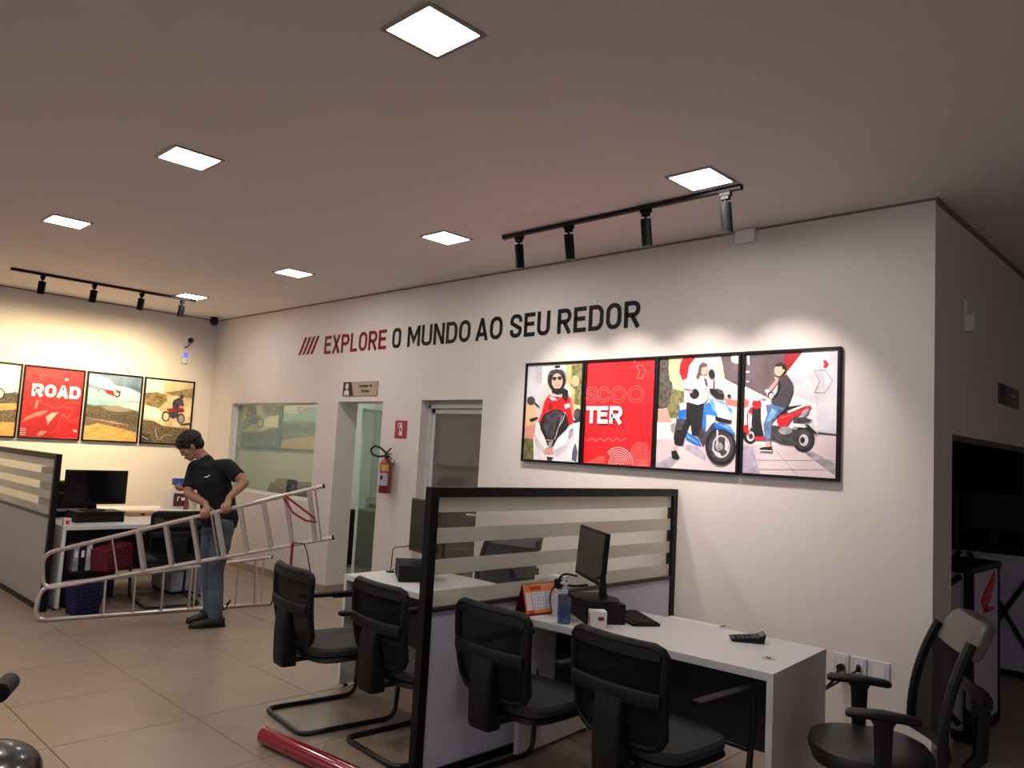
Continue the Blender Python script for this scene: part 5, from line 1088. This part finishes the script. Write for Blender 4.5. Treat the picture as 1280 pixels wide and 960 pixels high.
# trunk
body.loft([(pel+V((0, 0, -.08)), TLAT*.13, TF*.09), (pel, TLAT*.155, TF*.10), (wai, TLAT*.135, TF*.09), (che, TLAT*.16, TF*.105), (che+V((0, 0, .09)), TLAT*.155, TF*.09), (nek+V((0, 0, -.03)), TLAT*.08, TF*.06)], 24, 2.3)
for sh, el, ha, sd in ((shL, elL, haL, 1), (shR, elR, haR, -1)):
    wr = hand(body, ha, el, sd)
    body.caps([sh, lerp(sh, el, .5), el], [.054, .047, .040], 14); body.caps([el, lerp(el, wr, .35), wr], [.041, .040, .026], 14)
for hi, kn, an in ((hipL, knL, anL), (hipR, knR, anR)):
    body.caps([hi, lerp(hi, kn, .5), kn], [.082, .07, .052], 14); body.caps([kn, lerp(kn, an, .35), an], [.05, .052, .034], 14)
bd = skin_obj('body', body, .0042, per, 4, [M_skin])
# lips and brows as small coloured pieces
mb(mat('lips', (150, 84, 80), .5)).ell(hp(0, .0905, -.0645), (.02, .006, .0035), HM).ell(hp(0, .087, -.0735), (.017, .006, .004), HM).build('lips', per, True)
for s in (-1, 1):
    mb(M_hair).ell(hp(.031*s, .0895, .02), (.019, .006, .0045), HM).build('eyebrow', per, True)
    e = mb(mat('eye_white', (200, 190, 185), .3)).ell(hp(.031*s, .078, .001), (.012, .009, .0075), HM).build('eye', per, True); mb(M_black).ell(hp(.031*s, .0865, -.003), (.005, .0018, .0045), HM).build('pupil', e, True)
    mb(M_skin).ell(hp(.031*s, .0795, .005), (.0145, .0095, .0055), HM).build('eyelid', per, True)
# hair
hb = mb(M_hair); hb.ell(hp(0, -.018, .05), (.09, .105, .09), HM, 24); hb.ell(hp(0, -.055, .0), (.078, .062, .07), HM, 20); hb.ell(hp(0, .05, .075), (.062, .042, .034), HM, 18)
for k in range(9): a = -1.2+k*.3; hb.caps([hp(.06*sin(a), .05, .085), hp(.066*sin(a), .088, .062-.006*abs(k-4)), hp(.068*sin(a)+.004, .094, .04)], [.02, .014, .007], 8)
for s in (-1, 1): hb.ell(hp(.072*s, .012, .022), (.012, .03, .034), HM)
skin_obj('hair', hb, .0045, per, 1, [M_hair], lambda c, n: n*(.004*noise.noise(c*60)+.003*noise.noise(c*130)))
# T-shirt
tb = mb(M_shirt)
tb.caps([nek+V((0, 0, -.06)), nek+V((0, 0, -.025))+TF*.005], [.085, .068], 16)
tb.loft([(pel+V((0, 0, -.07))+TF*.0, TLAT*.165, TF*.118), (pel+V((0, 0, .02)), TLAT*.172, TF*.125), (wai, TLAT*.162, TF*.118), (che+V((0, 0, -.03)), TLAT*.178, TF*.122), (che+V((0, 0, .07)), TLAT*.178, TF*.112), (nek+V((0, 0, -.055)), TLAT*.13, TF*.085), (nek+V((0, 0, -.02)), TLAT*.078, TF*.07)], 28, 2.3)
for sh, el in ((shL, elL), (shR, elR)):
    k = .62 if sh is shL else .8
    tb.caps([lerp(nek, sh, .5)+V((0, 0, -.04)), sh], [.07, .068], 14); e = lerp(sh, el, k); tb.cyl(sh, e, .066, .062, 20)
skin_obj('t_shirt', tb, .006, per, 5, [M_shirt], lambda c, n: n*(.007*noise.noise(c*9)+.003*noise.noise(V((c.x*24, c.y*24, c.z*10)))))
lg_ = mb(P_white); lx = che+TF*.128+TLAT*.055+V((0, 0, .02))
lg_.prism([(-.03, -.012), (-.012, .0), (.012, .004), (.032, .016), (.03, .006), (.01, -.006), (0, -.012), (-.01, -.005)], lambda u, v, q_: lx+TLAT*u+V((0, 0, v))+TF*q_, -.004, .004); lg_.build('chest_logo', per)
# jeans
jb = mb(M_jeans)
jb.loft([(pel+V((0, 0, .06)), TLAT*.145, TF*.10), (pel, TLAT*.158, TF*.112), (pel+V((0, 0, -.09)), V((.16, .02, 0)), V((.02, -.11, 0)))], 24, 2.2)
for hi, kn, an in ((hipL, knL, anL), (hipR, knR, anR)):
    jb.caps([hi, lerp(hi, kn, .4), kn], [.096, .088, .068], 16); jb.caps([kn, lerp(kn, an, .4)], [.068, .066], 16); e = an+V((0, 0, -.015)); jb.cyl(lerp(kn, an, .4), e, .066, .062, 20)
skin_obj('jeans', jb, .006, per, 3, [M_jeans], lambda c, n: n*(.006*noise.noise(V((c.x*10, c.y*10, c.z*22)))+.004*noise.noise(c*35)))
for an, toe, heel in ((anL, (-6.54, 2.985, 0), (-6.455, 3.25, 0)), (anR, (-6.715, 3.04, 0), (-6.68, 3.30, 0))):
    toe = R_(toe); heel = R_(heel); d = (toe-heel).normalized(); w = V((-d.y, d.x, 0)); sb = mb(M_shoe)
    L = (toe-heel).length
    sb.loft([(heel+d*.0+V((0, 0, .045)), w*.02, V((0, 0, .03))), (heel+d*.03+V((0, 0, .05)), w*.036, V((0, 0, .045))), (heel+d*.12+V((0, 0, .045)), w*.04, V((0, 0, .042))), (heel+d*.2+V((0, 0, .032)), w*.047, V((0, 0, .03))), (heel+d*.26+V((0, 0, .026)), w*.04, V((0, 0, .022))), (heel+d*(L+.005)+V((0, 0, .02)), w*.018, V((0, 0, .012)))], 18, 2.4)
    sb.caps([heel+d*.07+V((0, 0, .06)), an+V((0, 0, .02))], [.045, .043], 12)
    sh = skin_obj('shoe', sb, .005, per, 3, [M_shoe])
    s2 = mb(M_rubber); s2.loft([(heel+d*(L*.5)+V((0, 0, .001)), d*(L*.5+.008), w*.046), (heel+d*(L*.5)+V((0, 0, .016)), d*(L*.5+.01), w*.048)], 24, 3.2); s2.build('sole', sh)
    l2 = mb(M_black2)
    for k in range(4): p = heel+d*(.11+k*.028)+V((0, 0, .093-k*.011)); l2.tube([p-w*.02, p+V((0, 0, .004)), p+w*.02], .003, 6)
    l2.build('laces', sh)
